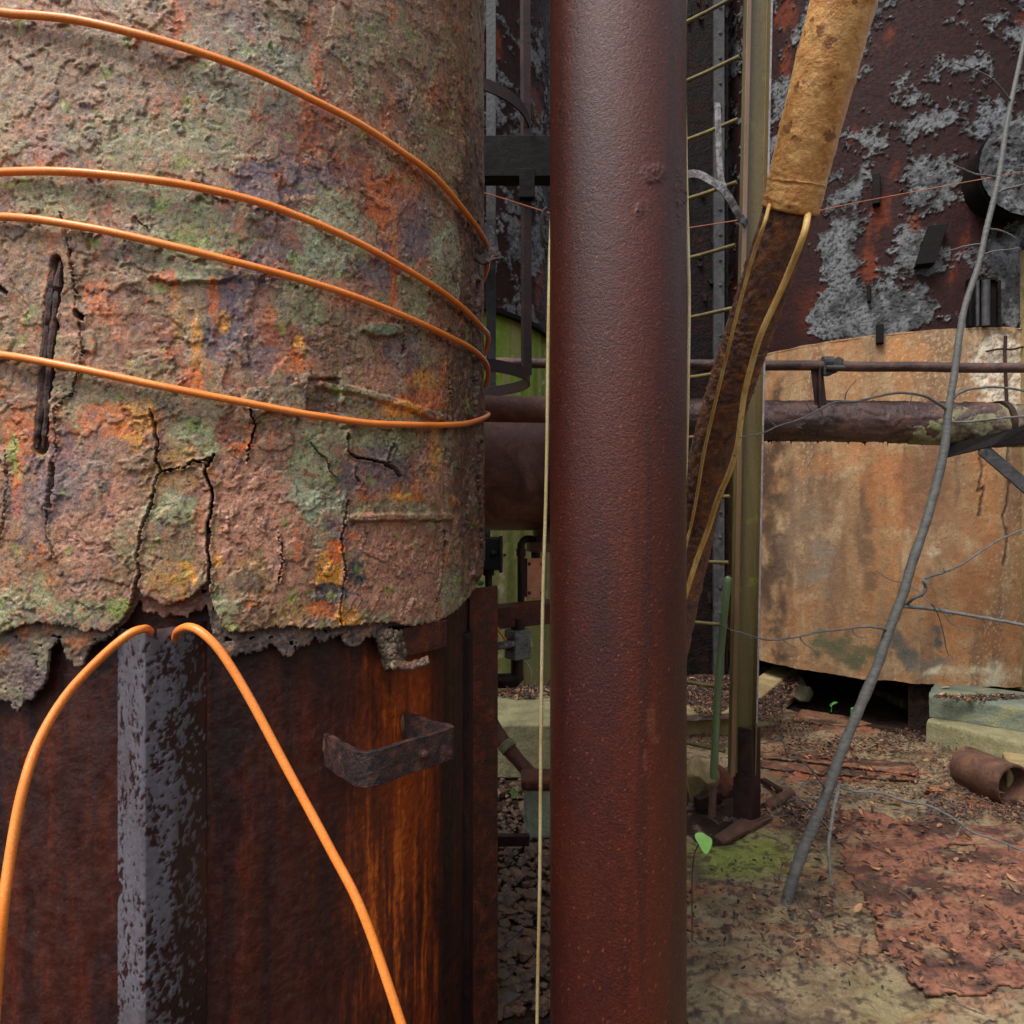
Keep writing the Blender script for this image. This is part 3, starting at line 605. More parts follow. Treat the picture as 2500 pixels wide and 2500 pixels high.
# ================================================================== THE CORRODED TANK
TC = (-.86, 2.07); TR = .77; TI = .728
tank = thing('corroded_tank', 'big round tank of flaking multicoloured rust with torn lower edge over a dark skirt', 'tank', (TC[0], TC[1], 0))
TH0, TH1 = math.radians(-42), math.radians(118)
def tz(pts):
    """photo pixels on the tank -> (theta, z)"""
    return [(hitz(x, y, *TC, TR)[3], hitz(x, y, *TC, TR)[2]) for x, y in pts]
PAL = dict(G1=(136, 140, 100), G2=(152, 162, 130), O=(200, 98, 30), O2=(220, 148, 44), P=(178, 124, 97), U=(104, 88, 96), D=(54, 46, 44), B=(120, 90, 62), M=(122, 148, 52), K=(60, 62, 62), R=(132, 64, 36), Y=(156, 118, 58), W=(78, 58, 46), S=(150, 136, 118))
BL = [(105, 490, 60, 70, 'G1', .8), (60, 620, 60, 100, 'B', .6), (360, 480, 80, 50, 'G1', .8), (480, 560, 110, 70, 'G1', .85), (470, 585, 40, 26, 'M', .5), (400, 505, 26, 18, 'M', .7), (232, 596, 16, 14, 'M', .8),
      (170, 660, 60, 60, 'B', .6), (470, 670, 95, 30, 'G1', .8), (590, 745, 70, 80, 'U', .85), (545, 820, 50, 60, 'U', .7), (400, 685, 30, 14, 'O', .8), (425, 720, 14, 50, 'O', .8), (440, 760, 20, 60, 'Y', .7), (520, 730, 12, 50, 'O', .75), (545, 785, 12, 22, 'O2', .8),
      (255, 745, 45, 45, 'O', .6), (285, 790, 14, 40, 'O', .7), (340, 740, 60, 80, 'B', .5), (340, 820, 60, 50, 'R', .4), (480, 860, 14, 90, 'O2', .7), (470, 930, 30, 30, 'O', .6), (720, 440, 130, 40, 'U', .8), (620, 450, 60, 50, 'U', .8), (680, 440, 16, 20, 'R', .8), (650, 520, 50, 20, 'S', .4),
      (900, 450, 70, 60, 'R', .6), (900, 440, 10, 40, 'O', .7), (950, 480, 40, 60, 'O', .75), (1000, 460, 30, 60, 'O', .5), (960, 560, 30, 80, 'O', .4), (1010, 520, 50, 50, 'U', .5), (800, 510, 55, 40, 'G1', .85), (795, 575, 70, 60, 'G2', .95), (775, 640, 60, 60, 'G2', .95), (745, 700, 60, 40, 'G1', .7), (860, 610, 40, 30, 'G2', .7),
      (1010, 600, 40, 40, 'U', .8), (930, 650, 60, 50, 'U', .7), (960, 670, 10, 60, 'O', .7), (960, 730, 10, 40, 'O', .6), (1095, 640, 36, 90, 'G2', .8), (1100, 620, 26, 40, 'S', .5), (1040, 720, 60, 70, 'G1', .75), (1010, 790, 60, 40, 'G1', .5), (1080, 780, 40, 60, 'B', .6), (1060, 800, 20, 50, 'R', .5),
      (660, 760, 60, 50, 'P', .6), (730, 770, 50, 60, 'G1', .6), (850, 720, 60, 30, 'P', .5), (660, 810, 16, 50, 'O', .6), (690, 840, 60, 50, 'R', .7), (730, 840, 10, 22, 'O2', .95), (725, 870, 10, 14, 'O', .9), (700, 890, 70, 24, 'O', .6), (640, 880, 40, 30, 'U', .6),
      (920, 790, 50, 20, 'P', .8), (930, 806, 50, 12, 'G1', .8), (850, 840, 60, 60, 'B', .5), (980, 850, 40, 60, 'U', .5), (910, 920, 50, 30, 'P', .7), (1040, 930, 30, 24, 'O2', .6), (1020, 980, 60, 22, 'O', .8), (970, 1000, 40, 20, 'O2', .8), (850, 970, 100, 14, 'G1', .5), (790, 970, 45, 45, 'D', .5),
      (130, 1090, 70, 60, 'R', .6), (60, 1060, 40, 60, 'O', .5), (45, 1170, 14, 90, 'O', .85), (35, 1120, 14, 40, 'M', .7), (330, 1040, 60, 50, 'O2', .6), (260, 1040, 60, 40, 'O', .6), (470, 1070, 60, 50, 'G1', .8), (480, 1040, 20, 20, 'M', .5), (450, 1110, 40, 26, 'Y', .9), (590, 1075, 36, 40, 'O', .95), (560, 1050, 30, 30, 'R', .7),
      (620, 1040, 50, 40, 'B', .5), (170, 1180, 80, 90, 'U', .6), (260, 1220, 60, 60, 'P', .6), (250, 1190, 16, 14, 'K', .8), (230, 1200, 10, 10, 'K', .8), (210, 1240, 30, 20, 'K', .6), (200, 1310, 60, 80, 'P', .55), (90, 1240, 50, 80, 'U', .5), (430, 1160, 60, 50, 'Y', .6), (430, 1250, 60, 40, 'G1', .8), (430, 1340, 70, 60, 'B', .5),
      (440, 1405, 36, 26, 'O2', .8), (400, 1420, 50, 40, 'Y', .6), (590, 1200, 80, 80, 'P', .85), (640, 1300, 90, 130, 'P', .8), (560, 1330, 60, 90, 'P', .7), (530, 1370, 16, 20, 'O2', .8), (700, 1240, 50, 60, 'P', .7), (680, 1400, 70, 60, 'P', .6), (620, 1400, 40, 50, 'Y', .6), (600, 1420, 30, 30, 'K', .5),
      (770, 1115, 60, 50, 'G1', .8), (770, 1215, 50, 50, 'G2', 1.0), (800, 1160, 40, 40, 'G1', .8), (870, 1060, 110, 34, 'G1', .7), (950, 1070, 80, 40, 'G1', .6), (960, 1100, 20, 40, 'G1', .8), (920, 1150, 80, 50, 'U', .6), (990, 1213, 50, 10, 'O2', .95), (1020, 1195, 14, 30, 'O', .8), (830, 1140, 26, 40, 'K', .4), (1050, 1150, 30, 60, 'P', .8), (1060, 1100, 10, 70, 'O2', .6), (940, 1245, 90, 22, 'G1', .6),
      (840, 1310, 30, 40, 'U', .7), (860, 1310, 20, 14, 'O', .7), (960, 1320, 110, 60, 'R', .45), (930, 1400, 110, 100, 'P', .75), (880, 1460, 80, 50, 'P', .8), (1010, 1430, 60, 80, 'P', .6), (800, 1390, 30, 60, 'O2', 1.0), (820, 1350, 24, 30, 'O', .9), (870, 1390, 24, 34, 'K', .95), (805, 1450, 40, 20, 'K', .9), (870, 1470, 12, 12, 'P', .8), (850, 1510, 26, 30, 'O2', .8), (780, 1490, 30, 16, 'O', .7),
      (120, 1410, 50, 40, 'B', .5), (60, 1470, 70, 50, 'G1', .6), (200, 1490, 110, 30, 'G1', .7), (290, 1480, 30, 20, 'M', .6), (20, 1530, 40, 30, 'G1', .9), (120, 1520, 70, 30, 'K', .5), (550, 1480, 40, 40, 'G1', .8), (560, 1530, 20, 14, 'M', .6), (700, 1500, 50, 24, 'Y', .6), (620, 1510, 40, 30, 'B', .6), (960, 1510, 60, 16, 'G1', .6), (980, 1505, 26, 20, 'P', .7), (1110, 1440, 34, 40, 'G1', .7),
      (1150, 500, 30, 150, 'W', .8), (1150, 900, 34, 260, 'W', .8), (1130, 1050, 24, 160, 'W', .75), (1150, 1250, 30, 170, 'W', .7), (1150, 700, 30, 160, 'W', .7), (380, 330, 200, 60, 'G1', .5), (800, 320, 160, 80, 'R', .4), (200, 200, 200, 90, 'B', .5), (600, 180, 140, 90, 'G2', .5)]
CRACKS = [([(368, 1000), (378, 1036), (385, 1078), (381, 1114), (394, 1150), (375, 1183), (373, 1225), (354, 1267), (342, 1326), (336, 1368), (339, 1401), (329, 1447), (323, 1475)], 3.2),
          ([(522, 1111), (499, 1153), (518, 1196), (515, 1248), (509, 1293), (507, 1346), (513, 1372), (512, 1411), (504, 1456), (499, 1512)], 4.0),
          ([(150, 520), (165, 580), (180, 640), (186, 720), (205, 860), (180, 960), (138, 1000), (140, 1098), (130, 1134)], 2.0), ([(130, 1134), (128, 1180), (122, 1235)], 8.5), ([(122, 1235), (117, 1261), (119, 1313), (134, 1355)], 2.2),
          ([(846, 1222), (841, 1277), (832, 1320), (840, 1375), (841, 1408), (835, 1440), (830, 1489), (832, 1522), (848, 1561)], 2.6),
          ([(758, 1080), (780, 1110), (795, 1118), (805, 1150), (820, 1165)], 2.0), ([(850, 1060), (852, 1105), (870, 1118), (900, 1122), (945, 1132), (955, 1100), (960, 1085)], 3.0), ([(940, 1134), (958, 1142), (975, 1165)], 5.0), ([(866, 1140), (868, 1165), (880, 1178)], 2.2),
          ([(394, 1150), (430, 1145), (460, 1140), (470, 1122), (490, 1130), (510, 1115)], 2.0), ([(608, 1000), (622, 1036), (612, 1080), (606, 1130)], 2.0), ([(985, 800), (983, 850)], 2.2), ([(983, 845), (982, 862)], 5.0),
          ([(1088, 1100), (1088, 1118)], 6.0), ([(1084, 1325), (1080, 1360)], 6.5), ([(1085, 1290), (1080, 1400), (1068, 1460), (1062, 1510)], 2.0), ([(1095, 800), (1090, 870), (1098, 960), (1085, 1060)], 1.8),
          ([(190, 765), (200, 775)], 9.0), ([(0, 700), (12, 715)], 7.0), ([(20, 1100), (22, 1180), (10, 1280), (0, 1330)], 2.6), ([(680, 1300), (690, 1370), (682, 1420)], 1.6), ([(330, 530), (360, 560)], 1.4)]
SLOT = [(140, 640), (128, 760), (116, 880), (108, 1000), (98, 1095)]
SEAM = [(1160, 690), (1155, 760), (1150, 860), (1152, 960), (1150, 1010)]
SEAM2 = [(1166, 1080), (1160, 1160), (1165, 1260), (1168, 1340), (1156, 1400)]
TH = dense(-PI, PI, 930, TH0, TH1, 20)
def edge_z(pts, seed, amp):
    q = sorted(tz(pts)); a = np.interp(TH, [k[0] for k in q], [k[1] for k in q])
    s = TH*TR
    return a+amp*(fbm(s*34+seed, s*0, 5, .62)+.7*fbm(s*130+seed, s*0, 4, .65))
E1 = [(-150, 1565), (0, 1548), (40, 1530), (90, 1518), (160, 1530), (250, 1545), (290, 1520), (310, 1495), (322, 1462), (330, 1425), (338, 1430), (350, 1458), (400, 1475), (450, 1470), (493, 1430), (505, 1425), (520, 1480), (545, 1535), (600, 1545), (640, 1535), (700, 1530), (760, 1535), (830, 1530), (900, 1522), (960, 1520), (1000, 1527), (1060, 1520), (1092, 1505), (1110, 1490), (1140, 1460), (1165, 1415), (1178, 1385)]
E2 = [(-150, 1700), (0, 1720), (28, 1737), (55, 1718), (92, 1684), (101, 1650), (104, 1622), (106, 1585), (138, 1580), (145, 1604), (170, 1628), (190, 1630), (203, 1606), (216, 1580), (250, 1562), (290, 1532), (305, 1516), (324, 1480), (334, 1460), (345, 1500), (400, 1507), (490, 1500), (503, 1480), (512, 1530), (528, 1598), (550, 1626), (590, 1600), (640, 1595), (668, 1575), (690, 1605), (715, 1605), (735, 1585), (760, 1575), (775, 1556), (800, 1575), (835, 1550), (850, 1570), (875, 1588), (905, 1560), (930, 1552), (960, 1535), (1000, 1533), (1090, 1515), (1110, 1495), (1140, 1466), (1165, 1425), (1178, 1392)]
Z1 = edge_z(E1, 3, .011); Z2 = edge_z(E2, 60, .017)
Z2 = np.minimum(Z2, Z1-.002)
ZTOP = 3.75
def crust(s, z, T):
    px, py = topix(TC[0]+TR*np.sin(T), TC[1]-TR*np.cos(T), z)
    px = np.where(T > 1.53, 1180+(T-1.53)*120, px)
    a = fbm(s*4+3, z*4, 5); wx = s+.018*fbm(s*13, z*13, 4); wz = z+.018*fbm(s*13+30, z*13+8, 4)
    n1 = fbm(wx*6+7, wz*5+2, 6, .58); n2 = fbm(wx*15+1, wz*13, 6, .58); n3 = fbm(wx*38, wz*34, 5, .6); n4 = fbm(s*110, z*110, 4, .6); n5 = fbm(s*230+9, z*230, 2)
    ns = fbm(s*16+60, z*3.5, 6, .6)
    t1 = ss(.0, .018, n1); t2 = ss(.06, .078, n2); t3 = ss(.10, .13, n3); t4 = ss(-.17, -.2, n2); t5 = ss(.16, .18, fbm(wx*9+50, wz*9+20, 6, .6))
    h = .003*a+.0026*t1+.0012*t2+.0005*t3-.0012*t4+.0032*t5+.0003*n3+.0004*n4+.0002*n5
    c = np.broadcast_to(C(124, 94, 64), s.shape+(3,)).copy()
    c = mixc(c, C(*PAL['U']), ss(.0, .3, a)*.7); c = mixc(c, C(*PAL['R']), ss(.02, .3, ns)*.7); c = mixc(c, C(*PAL['G1']), t1*.45); c = mixc(c, C(*PAL['P']), t2*.35)
    c = mixc(c, C(*PAL['O']), ss(.2, .36, ns+.25*n3)*.7)
    for x, y, rx, ry, k, wgt in BL:
        if True:
            d = np.hypot((px-x)/(rx*1.15), (py-y)/(ry*1.15)); msk = d < 2.2
            if not msk.any(): continue
            wv = ss(1.12, .86, d[msk]+.9*n2[msk]+.8*n3[msk]+.45*n4[msk])*min(1, wgt*1.2)
            cc = c[msk]; c[msk] = cc+(C(*PAL[k])-cc)*wv[:, None]
    c = mixc(c, C(*PAL['S']), ss(.22, .34, n3+.35*n4)*.5)
    c = mixc(c, C(*PAL['O']), ss(.29, .38, fbm(s*60+90, z*50, 4))*.45)
    c = mixc(c, C(*PAL['P']), ss(.2, .3, fbm(s*70+20, z*70, 3))*.4)
    c = mixc(c, C(*PAL['U']), ss(.12, .3, -n3)*.5); c = mixc(c, C(*PAL['D']), ss(.22, .34, -n4-.2*n3)*.75)
    c = mixc(c, C(*PAL['M']), ss(.33, .42, fbm(s*20+120, z*20, 5))*.5)
    c = c*(1+.5*n4+.4*n5)[..., None]
    for e, k in ((n1-.0, .02), (n2-.065, .02), (fbm(wx*9+50, wz*9+20, 6, .6)-.165, .02)):
        c = c*(1-.25*ss(k, 0, np.abs(e+.012)))[..., None]             # darker line along each flake's lip
    jx = px+9*n3+5*n4; jy = py+6*n4
    for pts, wd in CRACKS:
        xs = [p[0] for p in pts]; ys = [p[1] for p in pts]
        msk = (px > min(xs)-40) & (px < max(xs)+40) & (py > min(ys)-40) & (py < max(ys)+40)
        if not msk.any(): continue
        d = pl_dist(jx[msk], jy[msk], pts)
        k = ss(wd, wd*.45, d); lip = ss(wd*4, wd, d)*(1-k)
        h[msk] = h[msk]*(1-k)-.030*k+.004*lip
        c[msk] = c[msk]+(C(40, 28, 26)-c[msk])*(k*.9)[:, None]
    d = pl_dist(px+9*n3+9*n2, py, SLOT); k = ss(18, 11, d); h = h*(1-k)-.022*k; c = mixc(c, C(66, 40, 36), k*.85)
    for sm, wd in ((SEAM, 7), (SEAM2, 5)):
        d = pl_dist(px+3*n3, py, sm); k = ss(wd, wd*.5, d); h = h-.028*k; c = mixc(c, C(46, 32, 30), k*.9)
        k2 = ss(20, 8, d)*(1-k); h = h+.008*k2
    d = pl_dist(px, py+5*n3, [(785, 938), (880, 958), (960, 982), (1072, 1022)]); k = ss(13, 5, d); h = h+.012*k     # ridge of an old weld strap
    d = pl_dist(px, py+5*n3, [(860, 1264), (1000, 1262), (1095, 1262)]); k = ss(13, 5, d); h = h+.010*k
    k = ss(1, .9, np.maximum(np.abs(px-790)/42, np.abs(py-965)/44)+.15*n3); h = h-.012*k
    d = pl_dist(px, py, [(1082, 1040), (1088, 1250), (1076, 1500)]); h = h-.006*ss(7, 2, d)
    k = ss(1.15, .9, np.hypot((px-470)/105, (py-672)/22)+.5*n3); h = h+.010*k*ss(640, 690, py)              # lifted flake with a shadowed lip
    k = ss(1.15, .9, np.hypot((px-930)/45, (py-806)/16)+.6*n3); h = h+.014*k; c = mixc(c, C(104, 116, 90), k*.7)
    return h, np.clip(c, 0, 1)
def torn(name, R, zl, zs, f, rim, fray, seed, hole=None):
    Z = np.broadcast_to(zs[:, None], (len(zs), len(TH))).copy(); T = np.broadcast_to(TH[None, :], Z.shape)
    zl2 = zl[None, :]+fray*fbm(T*R*55+seed, Z*55, 4, .6)                    # overhangs and pinholes along the torn edge
    above = Z >= zl2
    for _ in range(1):
        first = above.argmax(0); jj = np.arange(len(TH)); ok = (first > 0) & (np.abs(zl-Z[first, jj]) < .006); Z[first[ok], jj[ok]] = zl[ok]
    h, c = f(T*R, Z, T)
    N = np.stack([np.sin(T), -np.cos(T), 0*T], -1); r = R+h
    Pts = np.stack([TC[0]+r*np.sin(T), TC[1]-r*np.cos(T), Z], -1)
    kv = above
    if hole is not None: kv = kv & ~hole(T*R, Z, T)
    keep = kv[:-1, :-1] & kv[1:, :-1] & kv[:-1, 1:] & kv[1:, 1:]
    return link(name, torn_grid(name, Pts, keep, N, rim, c), M['crust'], tank)
zs = np.concatenate([np.arange(1.235, 3.0, .0023), np.linspace(3.0, 3.3, 60)[1:], np.linspace(3.3, ZTOP, 14)[1:]])
torn('crusted_shell', TR, Z1, zs, crust, .02, .006, 4)
def scalef(s, z, T):
    n = fbm(s*30, z*30, 5); n4 = fbm(s*110, z*110, 4); n1 = fbm(s*10, z*10, 5)
    px, py = topix(TC[0]+TR*np.sin(T), TC[1]-TR*np.cos(T), z)
    c = np.broadcast_to(C(92, 78, 76), s.shape+(3,)).copy(); c = mixc(c, C(66, 54, 54), ss(0, .3, n)); c = mixc(c, C(116, 88, 62), ss(.05, .3, n1)*.7)
    c = mixc(c, C(122, 124, 88), ss(.0, .3, fbm(s*12+9, z*12, 4))*.45*(px < 330)); c = mixc(c, C(110, 62, 44), (px > 335)*(px < 500)*.6); c = mixc(c, C(170, 92, 36), ss(.28, .4, n1+.4*n)*.6)
    c = c*(1+.6*n4)[..., None]
    return .005*n+.003*n4+.003*n1, np.clip(c, 0, 1)
torn('scale_layer', TR-.014, Z2, np.arange(1.15, 1.56, .0024), scalef, .008, .012, 9, lambda s, z, T: fbm(s*60+3, z*60, 3) > .47)
# lower skirt plate
def skirtf(s, z, T):
    px, py = topix(TC[0]+TI*np.sin(T), TC[1]-TI*np.cos(T), z)
    n1 = fbm(s*3, z*1.2, 5); n2 = fbm(s*12, z*8, 6); n3 = fbm(s*60, z*60, 4); st = fbm(s*26+5, z*1.2, 5); gr = fbm(s*200, z*200, 2)
    c = np.broadcast_to(C(62, 27, 19), s.shape+(3,)).copy()
    c = mixc(c, C(38, 22, 23), ss(-.05, .3, n1)*.8); c = mixc(c, C(78, 32, 17), ss(.05, .35, n2)*.6); c = mixc(c, C(32, 19, 19), ss(.05, .3, st)*.5)
    for x, y, rx, ry, col, k in [(985, 1840, 110, 340, (112, 44, 14), .75), (1000, 1690, 66, 120, (170, 76, 14), 1.0), (960, 1640, 60, 60, (134, 58, 14), .7), (1000, 1980, 54, 220, (164, 68, 12), 1.0), (1000, 1800, 60, 60, (100, 42, 14), .6), (900, 1990, 60, 160, (84, 38, 18), .6), (900, 1640, 26, 50, (128, 62, 20), .6),
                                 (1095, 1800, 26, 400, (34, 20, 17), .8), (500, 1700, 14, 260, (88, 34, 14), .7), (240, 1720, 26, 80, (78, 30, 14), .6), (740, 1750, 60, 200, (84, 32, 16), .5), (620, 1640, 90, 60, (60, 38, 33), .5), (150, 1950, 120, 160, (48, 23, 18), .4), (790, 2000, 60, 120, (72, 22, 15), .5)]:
        c = mixc(c, C(*col), ss(1.2, .3, np.hypot((px-x)/rx, (py-y)/ry)+.5*n2+.25*st)*k)
    sk = fbm(s*30+.5*n2, z*2.0+2, 6, .64); sk2 = fbm(s*90+.6*n2, z*6+9, 5, .64)+.25*n3
    reg = ss(820, 930, px)*ss(1085, 1050, px); low = ss(1540, 1640, py)
    c = mixc(c, C(128, 50, 14), reg*low*(.45+.4*n2)); c = mixc(c, C(150, 62, 14), reg*low*ss(-.12, .3, sk+.5*sk2)*.85); c = mixc(c, C(196, 98, 26), reg*low*ss(.12, .4, sk+.6*sk2)*.8); c = mixc(c, C(40, 20, 16), reg*ss(.08, .4, -sk-.5*sk2)*.7)
    c = mixc(c, C(100, 38, 18), (1-reg)*ss(.08, .5, sk+.5*sk2)*.5); c = mixc(c, C(34, 22, 24), (1-reg)*ss(.12, .42, -sk-.4*sk2)*.6)
    c = c*(1+.45*gr+.35*n3)[..., None]
    return .0012*n2+.0009*n3+.0006*gr, np.clip(c, 0, 1)
zs = np.concatenate([np.linspace(-.05, .55, 60), np.linspace(.555, 1.55, 380)])
relief('skirt_plate', *TC, TI, TH, np.broadcast_to(zs[:, None], (len(zs), len(TH))), skirtf, M['skirt'], tank)
cp = MB(); cp.lathe((TC[0], TC[1], ZTOP-.02), (0, 0, 1), [(TR+.02, 0), (TR+.02, .04), (TR*.7, .22), (.05, .3)], 72); cp.build('tank_top', M['brown_rust'], tank, smooth=True)
# dark upright bars inside the slot of the shell
for k, off, r0_ in ((-8, -.006, .0085), (7, -.004, .007)):
    b = MB(); pp = []; rr_ = []; rg = random.Random(k+30); q_ = spline([Vector((x, y, 0)) for x, y in SLOT], 10)
    for i, p_ in enumerate(q_):
        X, Y, Z, t_ = hitz(p_.x+k+rg.uniform(-1.5, 1.5), p_.y, *TC, TR+off+rg.uniform(-.002, .002)); pp.append((X, Y, Z)); rr_.append(r0_*rg.uniform(.7, 1.15)*min(1, .35+i/6, .35+(len(q_)-1-i)/9))
    b.tube(pp, rr_, 8); b.build('slot_bar', M['slotrust'], tank, smooth=True)
# stiffener: an angle iron welded point-out on the skirt
def stiff():
    xl, yl, zl, _ = hitz(284, 1550, *TC, TI); xr, yr, zr, _ = hitz(505, 1550, *TC, TI)
    ax, ay, az, _ = hitz(350, 1550, *TC, TI); ax, ay = ax*(1-.065/ay), ay-.065
    mx, my = (ax*.45+xr*.55), (ay*.45+yr*.55)-.018
    pr = [(xl, yl+.01), (xl+.008, yl-.008), (ax-.004, ay), (ax+.005, ay-.001), (mx, my), (xr, yr-.002), (xr, yr+.012)]
    inn = [(xr-.03, yr+.01), (mx-.004, my+.012), (ax+.004, ay+.013), (xl+.02, yl+.01)]
    zt = 1.6-(1543-1250)/F*ay
    poly = pr+inn; poly.append(poly[0]); fine = []; us = []
    for i, ((xa, ya), (xb, yb)) in enumerate(zip(poly[:-1], poly[1:])):
        k = max(1, int(math.hypot(xb-xa, yb-ya)/.003))
        for t in range(k): fine.append((xa+(xb-xa)*t/k, ya+(yb-ya)*t/k)); us.append(i+t/k)
    fine = np.array(fine); us = np.array(us); zz = np.concatenate([np.linspace(-.05, .5, 40), np.linspace(.505, zt, 290)])
    Zg, Ug = np.meshgrid(zz, us, indexing='ij'); Xg = np.broadcast_to(fine[:, 0], Zg.shape).copy(); Yg = np.broadcast_to(fine[:, 1], Zg.shape).copy()
    s_ = np.broadcast_to(np.arange(len(us))*.003, Zg.shape)
    Zg = Zg+np.where(np.arange(len(zz))[:, None] == len(zz)-1, 1, 0)*(.006*ss(1.5, 5, Ug)+.002*fbm(s_*40, s_*0, 3))
    n = .75*fbm(s_*75, Zg*50, 5, .66)+.75*fbm(s_*20+5, Zg*9, 6, .66); n2 = fbm(s_*110+7, Zg*80, 4); n3 = fbm(s_*9, Zg*3, 4)
    keep = np.where(Ug < 3.2, .16, .16-.34*ss(3.2, 5.2, Ug))-.20*ss(.8, .25, Ug)+.12*n3-.16*ss(1.0, .6, Zg)*(Ug > 3)
    paint = ss(-.02, .02, n*.9+.4*n2+keep)
    c = np.broadcast_to(C(48, 26, 25), Zg.shape+(3,)).copy(); c = mixc(c, C(34, 20, 22), ss(0, .3, n2)); c = mixc(c, C(92, 38, 18), ss(4.2, 5.6, Ug)*ss(-.1, .2, n3)*.6)
    c = mixc(c, C(96, 93, 100), paint); c = mixc(c, C(72, 60, 62), paint*ss(.0, .3, n3+.5*n2)*.6)
    Yg = Yg-.0012*paint-.0008*n2
    me = grid_mesh('stiffener_angle', np.stack([Xg, Yg, Zg], -1), np.clip(c*(1+.3*n2)[..., None], 0, 1), wrap=True)
    o = link('stiffener_angle', me, M['pitted'], tank); me.set_sharp_from_angle(angle=math.radians(50)); return o
stiff()
# flange standing out from the right of the skirt
def flange():
    x0, y0, z0, t0 = hitz(1150, 1430, *TC, TI)
    a = P(1146, 1430, 2.02); b = P(1216, 1430, 2.12)
    m = MB(); m.prism([(a.x, a.y, -.05), (b.x, b.y, -.05), (b.x-.006, b.y+.014, -.05), (a.x-.006, a.y+.014, -.05)], (0, 0, P(1216, 1430, 2.12).z+.05)); m.build('side_flange', M['flange'], tank, bevel=.003)
    c = P(1138, 1430, 2.0)
    m = MB(); m.prism([(c.x-.012, c.y-.03, -.05), (c.x+.012, c.y-.03, -.05), (c.x+.02, c.y+.05, -.05), (c.x-.02, c.y+.05, -.05)], (0, 0, 1.30)); m.build('seam_bar', M['dark_rust'], tank, bevel=.006)
flange()
# little box lug at the torn edge with a curled scab beside it
def boxlug():
    a = Vector(hitz(985, 1570, *TC, TI)[:3]); b = Vector(hitz(1090, 1560, *TC, TI)[:3])
    fa = P(985, 1570, a.y-.055); fb = P(1092, 1555, b.y-.10)
    zt = P(985, 1533, fa.y).z; zb = P(985, 1606, fa.y).z
    m = MB(); m.prism([(a.x, a.y+.02, zb), (fa.x, fa.y, zb), (fb.x, fb.y, zb), (b.x, b.y+.02, zb)], (0, 0, zt-zb)); m.build('box_lug', M['orange_rust'], tank, bevel=.003)
    nu, nv = 40, 46; U, V = np.meshgrid(np.linspace(0, 1, nu), np.linspace(0, 1, nv), indexing='ij')
    px = 920+U*65+25*V*(1-U); py = 1540+V*95-20*U*V
    Yb = np.array([[hit(float(x), *TC, TI)[1] for x in r] for r in px])
    n = fbm(U*5, V*4, 5)
    Yd = Yb-.018-.05*np.sin(PI*np.clip(U*.9+.05, 0, 1))*(.5+.6*V)-.016*n-.014*fbm(U*7, V*9, 6, .62)
    msk = np.clip(1-np.abs(V-.5)*.2, 0, 1)
    X = (px-1250)/F*Yd+.004*n; Z = H-(py+10*n-1250)/F*Yd
    c = np.broadcast_to(C(62, 50, 44), U.shape+(3,)).copy(); c = mixc(c, C(88, 72, 58), ss(0, .3, n)); c = mixc(c, C(110, 114, 78), ss(.1, .3, fbm(U*4+3, V*9, 4))*.6)
    o = link('rust_scab', grid_mesh('rust_scab', np.stack([X, Yd, Z], -1), c), M['crust'], tank); s = o.modifiers.new('thickness', 'SOLIDIFY'); s.thickness = .01; s.offset = 1
    U, V = np.meshgrid(np.linspace(0, 1, 46), np.linspace(0, 1, 12), indexing='ij'); n = fbm(U*7+9, V*3, 5)
    px = 960+U*85; py = 1612+V*13-12*U+6*n+8*np.sin(U*PI); Yd = 1.50+.12*U-.05*V+.01*n-.02
    c = np.broadcast_to(C(84, 64, 52), U.shape+(3,)).copy(); c = mixc(c, C(86, 66, 58), ss(0, .3, n))
    o = link('rust_scab', grid_mesh('rust_scab', np.stack([(px-1250)/F*Yd, Yd, H-(py-1250)/F*Yd], -1), c), M['crust'], tank); s = o.modifiers.new('thickness', 'SOLIDIFY'); s.thickness = .008
boxlug()
